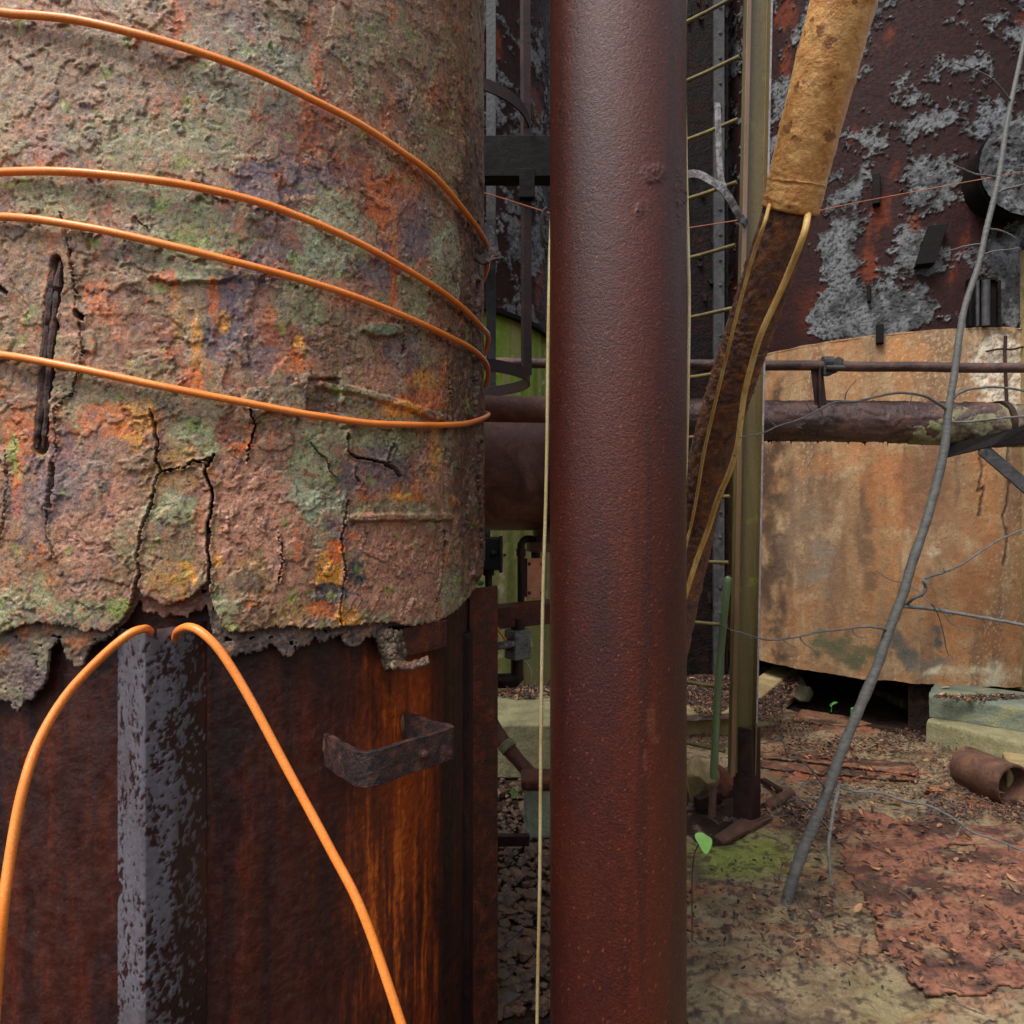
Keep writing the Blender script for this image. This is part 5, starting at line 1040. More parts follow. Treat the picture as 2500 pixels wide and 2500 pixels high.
def boxes():
    # black switch box on a stub pipe
    c = P(1205, 1352, 2.6); root = thing('switch_box', 'black switch box on a stub pipe behind the tank flange', 'switch box', tuple(P(1195, 1440, 2.6)))
    m = MB(); m.box(c+Vector((-.01, .02, 0)), (.085, .07, .125)); m.build('case', M['blackplastic'], root, bevel=.006)
    m = MB(); m.box(c+Vector((.028, -.012, 0)), (.014, .075, .138)); m.build('cover', M['blackplastic'], root, bevel=.005)
    m = MB(); m.lathe(c+Vector((.0, -.012, .0)), (0, -1, 0), [(.014, 0), (.014, .012), (.006, .016)], 14); m.build('knob', M['blackplastic'], root, smooth=True)
    m = MB(); m.lathe(c+Vector((-.03, .02, .062)), (0, 0, 1), [(.016, 0), (.018, .02), (.010, .034)], 16); m.build('hub', M['blackplastic'], root, smooth=True)
    m = MB(); m.lathe(c+Vector((-.02, .02, -.062)), (0, 0, -1), [(.022, 0), (.022, .022), (.014, .024), (.014, .09)], 16); m.build('stub_pipe', M['dark_rust'], root, smooth=True)
    m = MB(); m.lathe(c+Vector((.037, .0, -.005)), (1, 0, 0), [(.006, 0), (.006, .01)], 10); m.build('screw', M['dark_steel'], root, smooth=True)
    # salmon junction box with its bent conduit
    Y = 2.95; root = thing('junction_box', 'salmon rust junction box with screwed cover and a bent conduit standing on the angle beam', 'junction box', tuple(P(1300, 1472, Y)))
    c = P(1304, 1412, Y); hx = 42/F*Y; hz = 98/F*Y
    m = MB(); m.box(c+Vector((-.012, .05, 0)), (hx+.02, .09, hz-.012)); m.build('case', M['brown_rust'], root, bevel=.006)
    m = MB(); m.box(c+Vector((.006, 0, 0)), (hx, .008, hz)); cv = m.build('cover', M['rustbox'], root, bevel=.004)
    for sx in (-1, 1):
        for sz in (-1, 1):
            m = MB(); m.lathe(c+Vector((.006+sx*hx*.36, -.004, sz*hz*.36)), (0, -1, 0), [(.0075, 0), (.0075, .002), (.004, .003), (.0035, .006)], 12); m.build('screw', M['brown_rust'], cv, smooth=True)
    a = [P(1272, 1490, Y-.02), P(1272, 1345, Y-.02), P(1273, 1328, Y-.01), P(1282, 1317, Y), P(1296, 1316, Y+.03), P(1306, 1322, Y+.04), P(1308, 1336, Y+.04), P(1308, 1362, Y+.04)]
    m = MB(); m.tube(spline(a, 6), .0155, 14); cd = m.build('conduit', M['dark_rust'], root, smooth=True)
    m = MB(); m.lathe(P(1272, 1346, Y-.02), (0, 0, 1), [(.021, -.02), (.021, .012)], 14); m.build('coupling', M['dark_rust'], cd, smooth=True)
    m = MB(); m.lathe(P(1308, 1350, Y+.04), (0, 0, 1), [(.021, -.02), (.021, .012)], 14); m.build('coupling', M['brown_rust'], cd, smooth=True)
    # angle beam
    p0, p1 = P(1190, 1488, 2.75), P(1420, 1466, 2.85)
    m = MB(); d = p1-p0
    m.prism([p0+Vector((0, 0, 0)), p0+Vector((0, .055, .012)), p0+Vector((0, .055, .0)), p0+Vector((0, .008, -.008)), p0+Vector((0, .008, -.085)), p0+Vector((0, 0, -.085))], d); tag(m.build('angle_beam', M['flange'], bevel=.002), 'rusted angle iron beam running from the tank flange behind the red pipe', 'beam')
    # chipped conduit fitting hanging below the beam
    Y = 2.8; root = thing('conduit_fitting', 'chipped grey green conduit fitting with elbow pipe hanging under the angle beam', 'conduit fitting', tuple(P(1262, 1680, Y)))
    c = P(1264, 1572, Y); m = MB(); m.box(c, (.085, .075, .12), Matrix.Rotation(.65, 3, 'Z')); m.build('body', M['chippedbox'], root, bevel=.006)
    m = MB(); m.lathe(c+Vector((0, 0, .055)), (0, 0, 1), [(.03, 0), (.03, .02), (.024, .02), (.024, .05)], 16); m.build('neck', M['dark_rust'], root, smooth=True)
    m = MB(); m.tube([P(1262, 1608, Y), P(1262, 1640, Y), P(1263, 1652, Y), P(1255, 1660, Y), P(1240, 1662, Y), P(1170, 1662, Y)], [.026, .026, .03, .031, .031, .028], 16); m.build('elbow', M['dark_rust'], root, smooth=True)
    m = MB(); m.cyl(P(1195, 1580, 2.6), P(1252, 1572, Y-.05), .0155, 14); m.build('side_pipe', M['pitted_grey'], root, smooth=True)
    m = MB(); m.lathe(P(1240, 1574, Y-.07), P(1252, 1572, Y)-P(1240, 1574, Y-.07), [(.022, 0), (.026, .02), (.026, .05)], 14); m.build('hub', M['dark_rust'], root, smooth=True)
    m = MB(); m.tube(spline([P(1282, 1612, 2.78), P(1294, 1630, 2.77), P(1298, 1655, 2.76), P(1292, 1680, 2.76), P(1272, 1692, 2.76), P(1250, 1686, 2.76), P(1236, 1676, 2.77)], 6), .0024, 6); tag(m.build('loose_wire', M['whitewire'], smooth=True), 'thin grey wire looping loose under the conduit fitting', 'wire')
    m = MB(); m.tube(spline([P(1273, 1672, 2.74), P(1270, 1688, 2.74), P(1258, 1694, 2.74), P(1246, 1690, 2.75), P(1238, 1682, 2.76)], 6), .0026, 6); tag(m.build('loose_wire', M['redwire'], smooth=True), 'short red wire hanging loose under the conduit fitting', 'wire')
    m = MB(); m.tube(spline([P(1205, 1520, 2.6), P(1222, 1545, 2.62), P(1234, 1562, 2.66)], 6), .005, 8); tag(m.build('orange_stub', M['orange'], smooth=True), 'short orange cable end poking out beside the tank flange', 'cable')
boxes()
# ---- ledge, earth, rotten pipe and stump low in the gap
def lowgap():
    def slab(name, label, x0, x1, y0, y1, z0, z1, mat, cat, bev=.012):
        nx = max(8, int((x1-x0)/.03)); m = MB(); m.box(((x0+x1)/2, (y0+y1)/2, (z0+z1)/2), (x1-x0, y1-y0, z1-z0)); return tag(m.build(name, mat, bevel=bev), label, cat)
    slab('concrete_ledge', 'mossy concrete ledge with leaf litter, low in the gap between tank and red pipe', -1.4, .62, 4.22, 5.1, -.05, .285, M['stone'], 'ledge')
    # rotten pipe end
    m = MB(); m.tube(spline([P(1190, 1740, 3.5), P(1215, 1790, 3.45), P(1240, 1826, 3.4), P(1265, 1856, 3.36), P(1290, 1884, 3.32), P(1300, 1894, 3.3)], 6), lerps([.03, .036, .037, .033, .034, .036], 31), 16)
    root = thing('rotten_pipe', 'short rotten rust brown pipe end slanting down beside the tank flange', 'pipe', tuple(P(1300, 1894, 3.3))); m.build('pipe_body', M['orange_rust'], root, smooth=True)
    m = MB(); m.lathe(P(1238, 1822, 3.4), P(1265, 1856, 3.36)-P(1238, 1822, 3.4), [(.036, -.02), (.043, -.015), (.043, .02), (.036, .025)], 18); m.build('collar', M['stone'], root, smooth=True)
    rg = random.Random(2); f = MB()
    for k in range(14):
        p = P(1298+rg.uniform(-12, 14), 1890+rg.uniform(-10, 8), 3.3); f.rock(p, .014, k, 1)
    f.build('flakes', M['brown_rust'], root)
    # pale stump with rusty cap
    p = P(1308, 2035, 3.05); root = thing('concrete_stump', 'pale green concrete stump with a rusty cap beside the red pipe', 'stump', (p.x, p.y, p.z))
    m = MB(); m.add([(p.x-.05, p.y-.05, p.z), (p.x+.09, p.y-.05, p.z), (p.x+.09, p.y+.1, p.z), (p.x-.05, p.y+.1, p.z), (p.x-.055, p.y-.04, p.z+.21), (p.x+.085, p.y-.04, p.z+.21), (p.x+.085, p.y+.09, p.z+.21), (p.x-.055, p.y+.09, p.z+.21)], [(0, 1, 2, 3), (4, 5, 6, 7), (0, 1, 5, 4), (1, 2, 6, 5), (2, 3, 7, 6), (3, 0, 4, 7)]); m.build('stump_body', M['palestump'], root, bevel=.012)
    m = MB(); m.box((p.x+.012, p.y+.025, p.z+.232), (.155, .15, .05)); m.build('cap', M['flange'], root, bevel=.014)
    m = MB(); m.tube([P(1292, 1880, 3.26), P(1294, 1895, 3.25), P(1296, 1912, 3.2)], [.006, .009, .006], 8); tag(m.build('bolt_pin', M['dark_steel'], smooth=True), 'small bright steel pin standing between stump cap and rotten pipe', 'pin')
    m = MB(); a, b = P(1150, 2052, 2.9), P(1292, 2050, 2.92); m.bar(a, b, .03, .045); tag(m.build('iron_bar', M['dark_rust'], bevel=.003), 'rusted iron bar lying on the gravel in the gap by the tank', 'bar')
lowgap()

# ================================================================== RIGHT: KERBS, STONES, OFFCUT
def kerbs():
    a = G(1640, 1797); b = G(1812, 1797); z = .165
    m = MB(); m.prism([(a.x, a.y, -.04), (b.x, b.y, -.04), (b.x, b.y+.22, -.04), (a.x, a.y+.22, -.04)], (0, 0, z+.04)); tag(m.build('kerb', M['kerb'], bevel=.012), 'low mossy concrete kerb behind the green cane and ladder foot', 'kerb')
    q = [(1848, 1776), (1875, 1760), (1915, 1722), (1958, 1690)]
    lo = [G(x, y) for x, y in q]; back = [p+Vector((-.16, .16, 0)) for p in lo]
    m = MB(); n = len(lo); vs = []; hs = [.17, .185, .19, .22]
    for p, bk, h_ in zip(lo, back, hs): vs += [(p.x, p.y, -.04), (p.x-.03, p.y+.03, h_), (bk.x, bk.y, h_+.01), (bk.x, bk.y, -.04)]
    fs = [(0, 1, 2, 3), ((n-1)*4+3, (n-1)*4+2, (n-1)*4+1, (n-1)*4)]
    for i in range(n-1):
        for k in range(4): fs.append((i*4+k, i*4+(k+1) % 4, (i+1)*4+(k+1) % 4, (i+1)*4+k))
    m.add(vs, fs); tag(m.build('kerb', M['kerb'], bevel=.012), 'tan broken concrete kerb slanting back to the dark opening', 'kerb')
    rg = random.Random(8)
    for k, (x, y, r) in enumerate([(1945, 1700, .11), (1972, 1722, .08), (1925, 1668, .09)]):
        p = G(x, y); m = MB(); m.rock((p.x, p.y+.1, .08), r, 57+k, 3, (1.2, .9, 1.0)); tag(m.build('rubble', M['stone'], smooth=True), ['broken tan concrete lump at the left jamb of the dark opening', 'smaller broken lump in front of the left jamb of the opening', 'broken lump on top of the slanting kerb end'][k], 'rubble')
    # raised earth bed behind the kerbs
    xs = np.linspace(.1, 2.35, 150); ys = np.linspace(4.75, 7.6, 120); X, Y = np.meshgrid(xs, ys)
    # follow the slanting kerb on the right
    xr = np.interp(Y[:, 0], [lo[0].y, lo[-1].y], [lo[0].x-.1, lo[-1].x-.1]); X = X[0, 0]+(X-X[0, 0])*((xr-X[0, 0])/(X[0, -1]-X[0, 0]))[:, None]
    Z = .15+.02*fbm(X*3, Y*3, 4)+.012*fbm(X*14, Y*14, 4)+.03*ss(5, 7, Y)
    c = np.broadcast_to(C(62, 46, 42), X.shape+(3,)).copy(); c = mixc(c, C(96, 74, 60), ss(.0, .3, fbm(X*16, Y*16, 4)))
    tag(link('earth_bed', grid_mesh('earth_bed', np.stack([X, Y, Z], -1), c), M['floor'], origin=(1, 5.5, .1)), kind='structure')
    return lo
KLO = kerbs()
def stones():
    def blk(name, A, B, h0, h1, depth, label, mat, seed):
        d = (B-A).normalized(); nr = Vector((-d.y, d.x, 0)); nr = nr if nr.y > 0 else -nr
        n = 60; mrow = 14; Lg = (B-A).length
        sec = [(0, h0), (0, h1-.02), (.006, h1-.006), (.02, h1), (depth, h1), (depth, h0)]
        pts = []
        fine = []
        for (a0, b0), (a1, b1) in zip(sec[:-1], sec[1:]):
            kk = max(1, int(math.hypot(a1-a0, b1-b0)/.02)); fine += [(a0+(a1-a0)*t/kk, b0+(b1-b0)*t/kk) for t in range(kk)]
        fine.append(sec[-1])
        ii = np.linspace(0, Lg, n); Pn = np.zeros((n, len(fine), 3))
        for i, u in enumerate(ii):
            for j, (a, b) in enumerate(fine):
                w1 = .010*float(fbm(u*7+seed, (a+b)*9, 4)); p = A+d*(u+.02*float(fbm((a+b)*9.+seed, u*0+3, 3))*(1 if 0 < i < n-1 else .8))+nr*(a-w1); Pn[i, j] = (p.x, p.y, b+w1*.6)
        me = grid_mesh(name, Pn); bm = bmesh.new(); bm.from_mesh(me); bmesh.ops.holes_fill(bm, edges=[e for e in bm.edges if e.is_boundary], sides=0); bmesh.ops.recalc_face_normals(bm, faces=bm.faces); bm.to_mesh(me); bm.free()
        o = link(name, me, mat, origin=(A.x, A.y, h0)); me.set_sharp_from_angle(angle=math.radians(50)); tag(o, label, 'stone block')
    A, B = Vector((2.865, 4.72, 0)), Vector((3.40, 3.92, 0)); blk('stone_block', A, B, -.03, .165, .34, 'long tan stone block on the floor behind the rusty pipe offcut', M['stone'], 3)
    A, B = Vector((2.92, 4.78, 0)), Vector((3.75, 4.13, 0)); blk('stone_block', A, B, .168, .335, .42, 'grey green stone block lying on the tan block under the orange drum', M['greystone'], 9)
    # square block at the right edge
    a = G(2466, 1948); m = MB(); m.box((a.x+.14, a.y+.02, .10), (.26, .2, .21), Matrix.Rotation(-.5, 3, 'Z')); tag(m.build('stone_block', M['kerb'], bevel=.012), 'square tan block against the open end of the rusty pipe offcut', 'stone block')
    # pipe offcut
    a = P(2358, 1860, 3.98); b = P(2462, 1890, 3.72); d = (b-a).normalized(); r = .115; Lg = .30
    a.z = b.z = r+.004; d = (b-a).normalized()
    m = MB(); m.lathe(a, d, [(r-.012, .02), (r-.012, 0), (r, 0), (r, Lg), (r-.012, Lg), (r-.012, .02)], 48, cap=False); tag(m.build('pipe_offcut', M['brown_rust'], smooth=True), 'short rusty pipe offcut lying on the floor before the tan stone block', 'pipe offcut')
stones()
# rock and rubbish by the post foot
m = MB(); p = G(1712, 1935); m.rock((p.x, p.y+.02, .06), .13, 31, 4, (.9, .7, 1.05)); tag(m.build('boulder', M['kerb'], smooth=True), 'angular mossy boulder standing between the red pipe and green cane', 'boulder')
m = MB(); p = G(1752, 1932); m.rock((p.x+.02, p.y+.1, .02), .12, 35, 4, (.9, .7, 1.15)); tag(m.build('boulder', M['orange_rust'], smooth=True), 'ochre stained boulder behind the lower end of the green cane', 'boulder')
m = MB(); a, b = G(1700, 1975, -.03), G(1758, 1960, -.03); m.bar(a+Vector((0, 0, .03)), b+Vector((0, 0, .04)), .05, .07); tag(m.build('iron_lump', M['dark_rust'], bevel=.008), 'dark iron lump lying in the mud beside the green cane', 'iron lump')
m = MB(); a, b = G(1862, 1918), G(1905, 1945); m.bar(a+Vector((0, 0, .03)), b+Vector((0, 0, .03)), .035, .03); tag(m.build('iron_bar', M['dark_rust'], bevel=.003), 'short rusted bar lying behind the dark post foot', 'bar')
m = MB(); a, b = G(1868, 1985), G(1932, 1950); m.tube([a+Vector((0, 0, .025)), a.lerp(b, .5)+Vector((0, 0, .03)), b+Vector((0, 0, .03))], [.028, .03, .026], 14); tag(m.build('pipe_piece', M['brown_rust'], smooth=True), 'stubby rusted pipe piece lying beside the post base plate', 'pipe')
# green cane
def cane():
    pts = [P(1738, 1990, 3.42), P(1742, 1900, 3.42), P(1752, 1700, 3.42), P(1766, 1520, 3.42), P(1778, 1412, 3.42)]
    root = thing('cane', 'smooth green cane leaning against the olive ladder post', 'cane', tuple(pts[0]))
    m = MB(); q = spline(pts[1:], 8); m.tube(q+[q[-1]+Vector((.001, 0, .008)), q[-1]+Vector((.002, 0, .012))], [.0195]*3+[.0185]*(len(q)-3)+[.013, .004], 16); m.build('stalk', M['cane'], root, smooth=True)
    m = MB(); m.tube([P(1738, 1990, 3.42), P(1741, 1915, 3.42)], .0185, 16); m.build('brown_foot', M['brown_rust'], root, smooth=True)
cane()

# ================================================================== SAPLING
def sapling():
    Y = 2.8
    tp = [(1912, 2235, 2.8), (1935, 2150, 2.8), (1958, 2083, 2.8), (2010, 1960, 2.8), (2045, 1860, 2.8), (2085, 1760, 2.8), (2140, 1630, 2.8), (2170, 1540, 2.8), (2205, 1450, 2.8), (2225, 1380, 2.8), (2262, 1270, 2.8), (2292, 1160, 2.8), (2308, 1080, 2.8), (2316, 1000, 2.8), (2332, 900, 2.8), (2342, 820, 2.8), (2358, 740, 2.8), (2388, 650, 2.8), (2408, 560, 2.8), (2430, 470, 2.8), (2442, 410, 2.8), (2462, 280, 2.8), (2500, 100, 2.8), (2530, -100, 2.8)]
    root = thing('sapling', 'slim bare grey sapling leaning up across the orange drum on the right', 'tree', tuple(P(1912, 2235, 2.8)))
    q = spline([P(*p) for p in tp], 6); rad = lerps([.0235, .023, .022, .021, .0205, .020, .0195, .019, .0188, .0182, .0175, .017, .0165, .0145, .0135, .013, .012, .0115, .011, .0105, .010, .0095, .008, .007], len(q))
    rad = [r*(1+.05*math.sin(i*1.7)+.10*(i % 11 == 0)) for i, r in enumerate(rad)]
    cut = 30
    m = MB(); m.tube(q, rad, 16); m.build('trunk', M['bark'], root, smooth=True)
    def br(pts, r0, r1, twigs=()):
        m = MB(); s = spline([P(x, y, Y+d) for x, y, d in pts], 7); rg = random.Random(int(pts[0][0]*7+pts[-1][1])); s = [p+Vector((rg.uniform(-1, 1), 0, rg.uniform(-1, 1)))*.0012 for p in s]
        m.tube(s, lerps([r0, (r0*.6+r1*.4), r1], len(s)), 8)
        for tw in twigs: s2 = spline([P(x, y, Y+d) for x, y, d in tw], 5); m.tube(s2, lerps([.0026, .0016], len(s2)), 6)
        m.build('branch', M['bark'], root, smooth=True)
    br([(2312, 1000, 0), (2290, 985, -.02), (2260, 968, -.04), (2220, 960, -.06), (2180, 960, -.08), (2140, 968, -.1), (2090, 980, -.12), (2040, 982, -.14), (2000, 1000, -.16), (1950, 1025, -.18), (1905, 1038, -.2), (1860, 1058, -.22), (1808, 1068, -.24)], .0065, .0022,
       [[(2062, 978, -.12), (2068, 955, -.13), (2090, 928, -.13)], [(2128, 970, -.1), (2130, 962, -.1), (2142, 952, -.1)], [(1985, 1008, -.16), (1975, 995, -.17), (1966, 978, -.17)], [(2005, 1002, -.16), (2012, 1018, -.15), (2030, 1026, -.15)], [(1940, 1028, -.18), (1945, 1040, -.18), (1958, 1046, -.18)], [(2092, 980, -.12), (2088, 1005, -.12), (2086, 1022, -.12)], [(2228, 962, -.06), (2224, 975, -.06), (2218, 988, -.06)], [(1895, 1042, -.2), (1885, 1032, -.2), (1875, 1022, -.2)]])
    br([(2326, 975, 0), (2345, 958, .0), (2380, 948, .0), (2430, 945, .0), (2500, 954, .0), (2600, 975, 0)], .0065, .004)
    br([(2320, 1030, 0), (2360, 1030, -.05), (2420, 1024, -.08), (2500, 1016, -.1), (2600, 1010, -.12)], .005, .0035)
    br([(2205, 1480, 0), (2250, 1484, -.03), (2320, 1494, -.06), (2400, 1508, -.1), (2500, 1526, -.14), (2600, 1545, -.18)], .0085, .0055, [[(2440, 1512, -.12), (2448, 1500, -.12), (2452, 1478, -.12)], [(2475, 1520, -.13), (2482, 1512, -.13), (2486, 1500, -.13)], [(2398, 1508, -.1), (2408, 1530, -.1), (2404, 1548, -.1)], [(2310, 1494, -.06), (2322, 1504, -.06), (2335, 1492, -.06)]])
    br([(2212, 1478, 0), (2228, 1462, -.05), (2250, 1452, -.08), (2260, 1435, -.09), (2256, 1414, -.09), (2290, 1402, .05), (2340, 1382, .1), (2390, 1350, .15), (2440, 1318, .2), (2500, 1292, .25), (2600, 1250, .3)], .007, .0028, [[(2308, 1398, .06), (2302, 1386, .06)], [(2252, 1454, -.08), (2270, 1470, -.1), (2300, 1492, -.1), (2320, 1520, -.1), (2345, 1532, -.1), (2380, 1534, -.1)], [(2268, 1466, -.1), (2290, 1500, -.05), (2304, 1550, 0), (2312, 1590, .05), (2325, 1606, .05)], [(2250, 1450, -.05), (2215, 1425, 0), (2180, 1418, 0), (2160, 1408, 0), (2138, 1392, 0)]])
    br([(2172, 1540, 0), (2150, 1534, -.02), (2110, 1530, -.05), (2060, 1536, -.08), (2000, 1542, -.1), (1960, 1552, -.12), (1900, 1562, -.15), (1860, 1560, -.17), (1820, 1548, -.2), (1780, 1536, -.22), (1755, 1518, -.24)], .0055, .0018, [[(2082, 1532, -.06), (2084, 1546, -.06), (2100, 1556, -.06), (2118, 1556, -.06)], [(1950, 1553, -.12), (1965, 1572, -.12), (1985, 1586, -.12), (2002, 1606, -.12)], [(1910, 1562, -.15), (1925, 1572, -.15), (1942, 1580, -.15)], [(1995, 1542, -.1), (2000, 1532, -.1)], [(1832, 1552, -.2), (1834, 1566, -.2)], [(1925, 1558, -.14), (1928, 1546, -.14)]])
    br([(2048, 1915, 0), (2044, 1940, -.08), (2036, 1970, -.12), (2030, 2010, -.15), (2024, 2050, -.18), (2024, 2090, -.2), (2030, 2160, -.22)], .0075, .006, [[(2026, 2028, -.17), (2005, 2000, -.17), (1970, 1974, -.18), (1952, 1955, -.18), (1950, 1930, -.18), (1964, 1906, -.18)], [(1975, 1978, -.18), (1966, 1990, -.18), (1966, 2000, -.18)]])
    br([(2052, 1922, 0), (2090, 1932, -.05), (2150, 1936, -.08), (2210, 1955, -.12), (2270, 1968, -.15), (2330, 2000, -.18), (2370, 2030, -.2), (2430, 2050, -.22), (2500, 2078, -.25), (2600, 2120, -.3)], .006, .0035, [[(2348, 2016, -.19), (2335, 2035, -.19), (2318, 2050, -.19)], [(2276, 1970, -.15), (2278, 1955, -.15), (2278, 1942, -.15)], [(2460, 2060, -.23), (2466, 2080, -.23)]])
    br([(2015, 1925, 0), (2000, 1905, -.05), (1975, 1872, -.1), (1945, 1850, -.14), (1925, 1848, -.16), (1915, 1820, -.18), (1900, 1785, -.2), (1892, 1760, -.22)], .0045, .0016, [[(1990, 1890, -.08), (1978, 1905, -.08), (1974, 1918, -.08), (1984, 1930, -.08)], [(1948, 1850, -.14), (1945, 1838, -.14), (1990, 1832, -.14)], [(1902, 1800, -.2), (1890, 1810, -.2)], [(1965, 1868, -.1), (1952, 1872, -.1), (1948, 1888, -.1)]])
    br([(2404, 600, 0), (2390, 596, 0), (2360, 600, 0), (2330, 608, 0), (2300, 616, 0)], .004, .0018)
    br([(2412, 558, 0), (2440, 562, 0), (2465, 572, 0), (2480, 582, 0)], .0042, .0024)
    br([(2400, 620, 0), (2430, 612, -.02), (2470, 608, -.04), (2488, 604, -.05)], .003, .0016)
    br([(2440, 434, 0), (2410, 428, 0), (2380, 424, 0), (2350, 412, 0), (2300, 390, 0)], .004, .0018)
    br([(2436, 470, 0), (2460, 460, -.02), (2500, 450, -.04), (2560, 430, -.06)], .005, .003)
    br([(2470, 250, 0), (2430, 200, -.05), (2380, 170, -.1), (2320, 150, -.1)], .004, .0016)
sapling()

# ================================================================== PLANTS
def leafmesh(m, base, tip, wd, up, cup=.2, n=8):
    base = Vector(base); tip = Vector(tip); d = tip-base; side = d.cross(Vector(up)).normalized(); nrm = side.cross(d).normalized(); vs = []; fs = []
    for i in range(n+1):
        t = i/n; w_ = wd*math.sin(PI*min(1, t**.75*1.0))*.5 if 0 < t < 1 else .0005
        c = base+d*t+nrm*(-.18*d.length*(t-.5)**2)
        vs += [c-side*w_+nrm*cup*w_, c, c+side*w_+nrm*cup*w_]
    for i in range(n):
        fs += [(i*3, i*3+1, i*3+4, i*3+3), (i*3+1, i*3+2, i*3+5, i*3+4)]
    m.add(vs, fs)
def plants():
    p = P(1712, 2200, 2.45); root = thing('seedling', 'seedling with one big bright green leaf beside the foot of the red pipe', 'plant', (p.x, p.y, 0))
    m = MB(); leafmesh(m, P(1704, 2046, 2.45), P(1738, 2092, 2.38), .07, (-.2, -1, .5), .12, 10)
    vs = []; cc = P(1716, 2062, 2.42)
    m = MB(); ol = [(1706, 2062), (1697, 2048), (1694, 2038), (1700, 2032), (1714, 2031), (1722, 2036), (1730, 2042), (1740, 2048), (1739, 2064), (1732, 2078), (1724, 2090), (1714, 2078)]
    ring = [P(x, y, 2.45-.0012*(y-2031)+.0008*(x-1715)) for x, y in ol]; ctr_ = P(1718, 2058, 2.425)
    mid = [(r_*.5+ctr_*.5)+Vector((0, -.004, 0)) for r_ in ring]; n = len(ring)
    m.add(ring+mid+[ctr_], [(i, (i+1) % n, n+(i+1) % n, n+i) for i in range(n)]+[(n+i, n+(i+1) % n, 2*n) for i in range(n)])
    o = m.build('leaf', M['leaf'], root, smooth=True); s = o.modifiers.new('thickness', 'SOLIDIFY'); s.thickness = .0012; sub = o.modifiers.new('sub', 'SUBSURF'); sub.levels = 2; sub.render_levels = 2
    m = MB(); m.tube(spline([P(1706, 2062, 2.44), P(1699, 2076, 2.44), P(1694, 2095, 2.45), P(1690, 2150, 2.5), G(1690, 2300)], 6), .003, 8); m.build('stem', M['stalk'], root, smooth=True)
    # two sprouts at the dark opening
    for k, (x, y, lab) in enumerate([(2078, 1752, 'small green sprout just right of centre in the dark opening'), (2030, 1738, 'smaller green sprout at the left of the dark opening')]):
        b = G(x, y); root = thing('sprout', lab, 'plant', (b.x, b.y, 0), 'sprouts at the dark opening'); m = MB(); rg = random.Random(k+4)
        for j in range(7 if k == 0 else 4):
            a = rg.uniform(0, 2*PI); r = rg.uniform(.02, .05); t = b+Vector((r*math.cos(a), r*.6*math.sin(a)-.02, .05+rg.uniform(0, .04))); leafmesh(m, b+Vector((0, 0, .05+.01*j*.5)), t, .022, (0, -.4, 1), .2, 6)
        m.build('leaves', M['sprout'], root, smooth=True); m = MB(); m.tube([b, b+Vector((0, 0, .07))], .003, 6); m.build('stem', M['sprout'], root, smooth=True)
    b = P(1172, 1432, 2.06); root = thing('sprout', 'tiny green clump growing on top of the tank flange', 'plant', tuple(b)); m = MB(); rg = random.Random(4)
    for j in range(16):
        a = rg.uniform(0, 2*PI); r = rg.uniform(.006, .014); leafmesh(m, b+Vector((rg.uniform(-.008, .008), 0, .004)), b+Vector((r*math.cos(a)*1.2, r*math.sin(a), .008+rg.uniform(0, .012))), .009, (0, -.5, 1), .2, 5)
    m.build('leaves', M['sprout'], root, smooth=True)
    b = P(1256, 1935, 3.4); root = thing('sprout', 'little green sprout on the gravel below the rotten pipe end', 'plant', (b.x, b.y, b.z)); m = MB()
    for dx, dz in ((-.03, .01), (.02, .012), (.0, -.02), (.012, .04), (-.012, .028)): leafmesh(m, b, b+Vector((dx, -.02, dz)), .018, (0, -.6, 1), .2, 6)
    m.build('leaves', M['sprout'], root, smooth=True)
plants()

# ================================================================== LOOSE STUFF
def litter(name, spots, count, smin, smax, zf, pal, seed, flat=.5):
    rg = random.Random(seed); vs = []; fs = []; cs = []
    pal = [lin(*c) for c in pal]
    for _ in range(count):
        sx, sy, rx, ry = rg.choice(spots); a = rg.uniform(0, 2*PI); r = math.sqrt(rg.random()); px, py = sx+rx*r*math.cos(a), sy+ry*r*math.sin(a)
        z0 = zf(px, py); p = G(px, py, z0)+Vector((0, 0, rg.uniform(.002, .012)))
        L = rg.uniform(smin, smax); wd = L*rg.uniform(.25, .6); yaw = rg.uniform(0, 2*PI); R_ = Matrix.Rotation(yaw, 3, 'Z') @ Matrix.Rotation(rg.gauss(0, flat), 3, 'X') @ Matrix.Rotation(rg.gauss(0, flat), 3, 'Y')
        cu = rg.uniform(-.4, .5)*wd
        loc = [(-L/2, 0, 0), (-L*.15, wd/2, cu), (L*.25, wd*.4, cu*.7), (L/2, 0, .2*cu), (L*.2, -wd*.45, cu), (-L*.2, -wd/2, cu*.8), (0, 0, -.1*wd)]
        b = len(vs); c = rg.choice(pal); k = rg.uniform(.6, 1.3)
        for q in loc: vs.append(p+R_ @ Vector(q)); cs.append((c[0]*k, c[1]*k, c[2]*k, 1))
        fs += [(b+6, b+i, b+(i+1) % 6) for i in range(6)]
    me = bpy.data.meshes.new(name); me.from_pydata([tuple(v) for v in vs], [], fs); me.update()
    at = me.color_attributes.new('Col', 'FLOAT_COLOR', 'POINT'); at.data.foreach_set('color', np.array(cs, np.float32).ravel())
    o = link(name, me, M['litter'], origin=tuple(vs[0]), smooth=False); return tag(o, kind='stuff')
DK = [(58, 42, 40), (78, 54, 46), (98, 66, 52), (64, 50, 50), (120, 84, 60), (48, 38, 38), (140, 100, 78)]
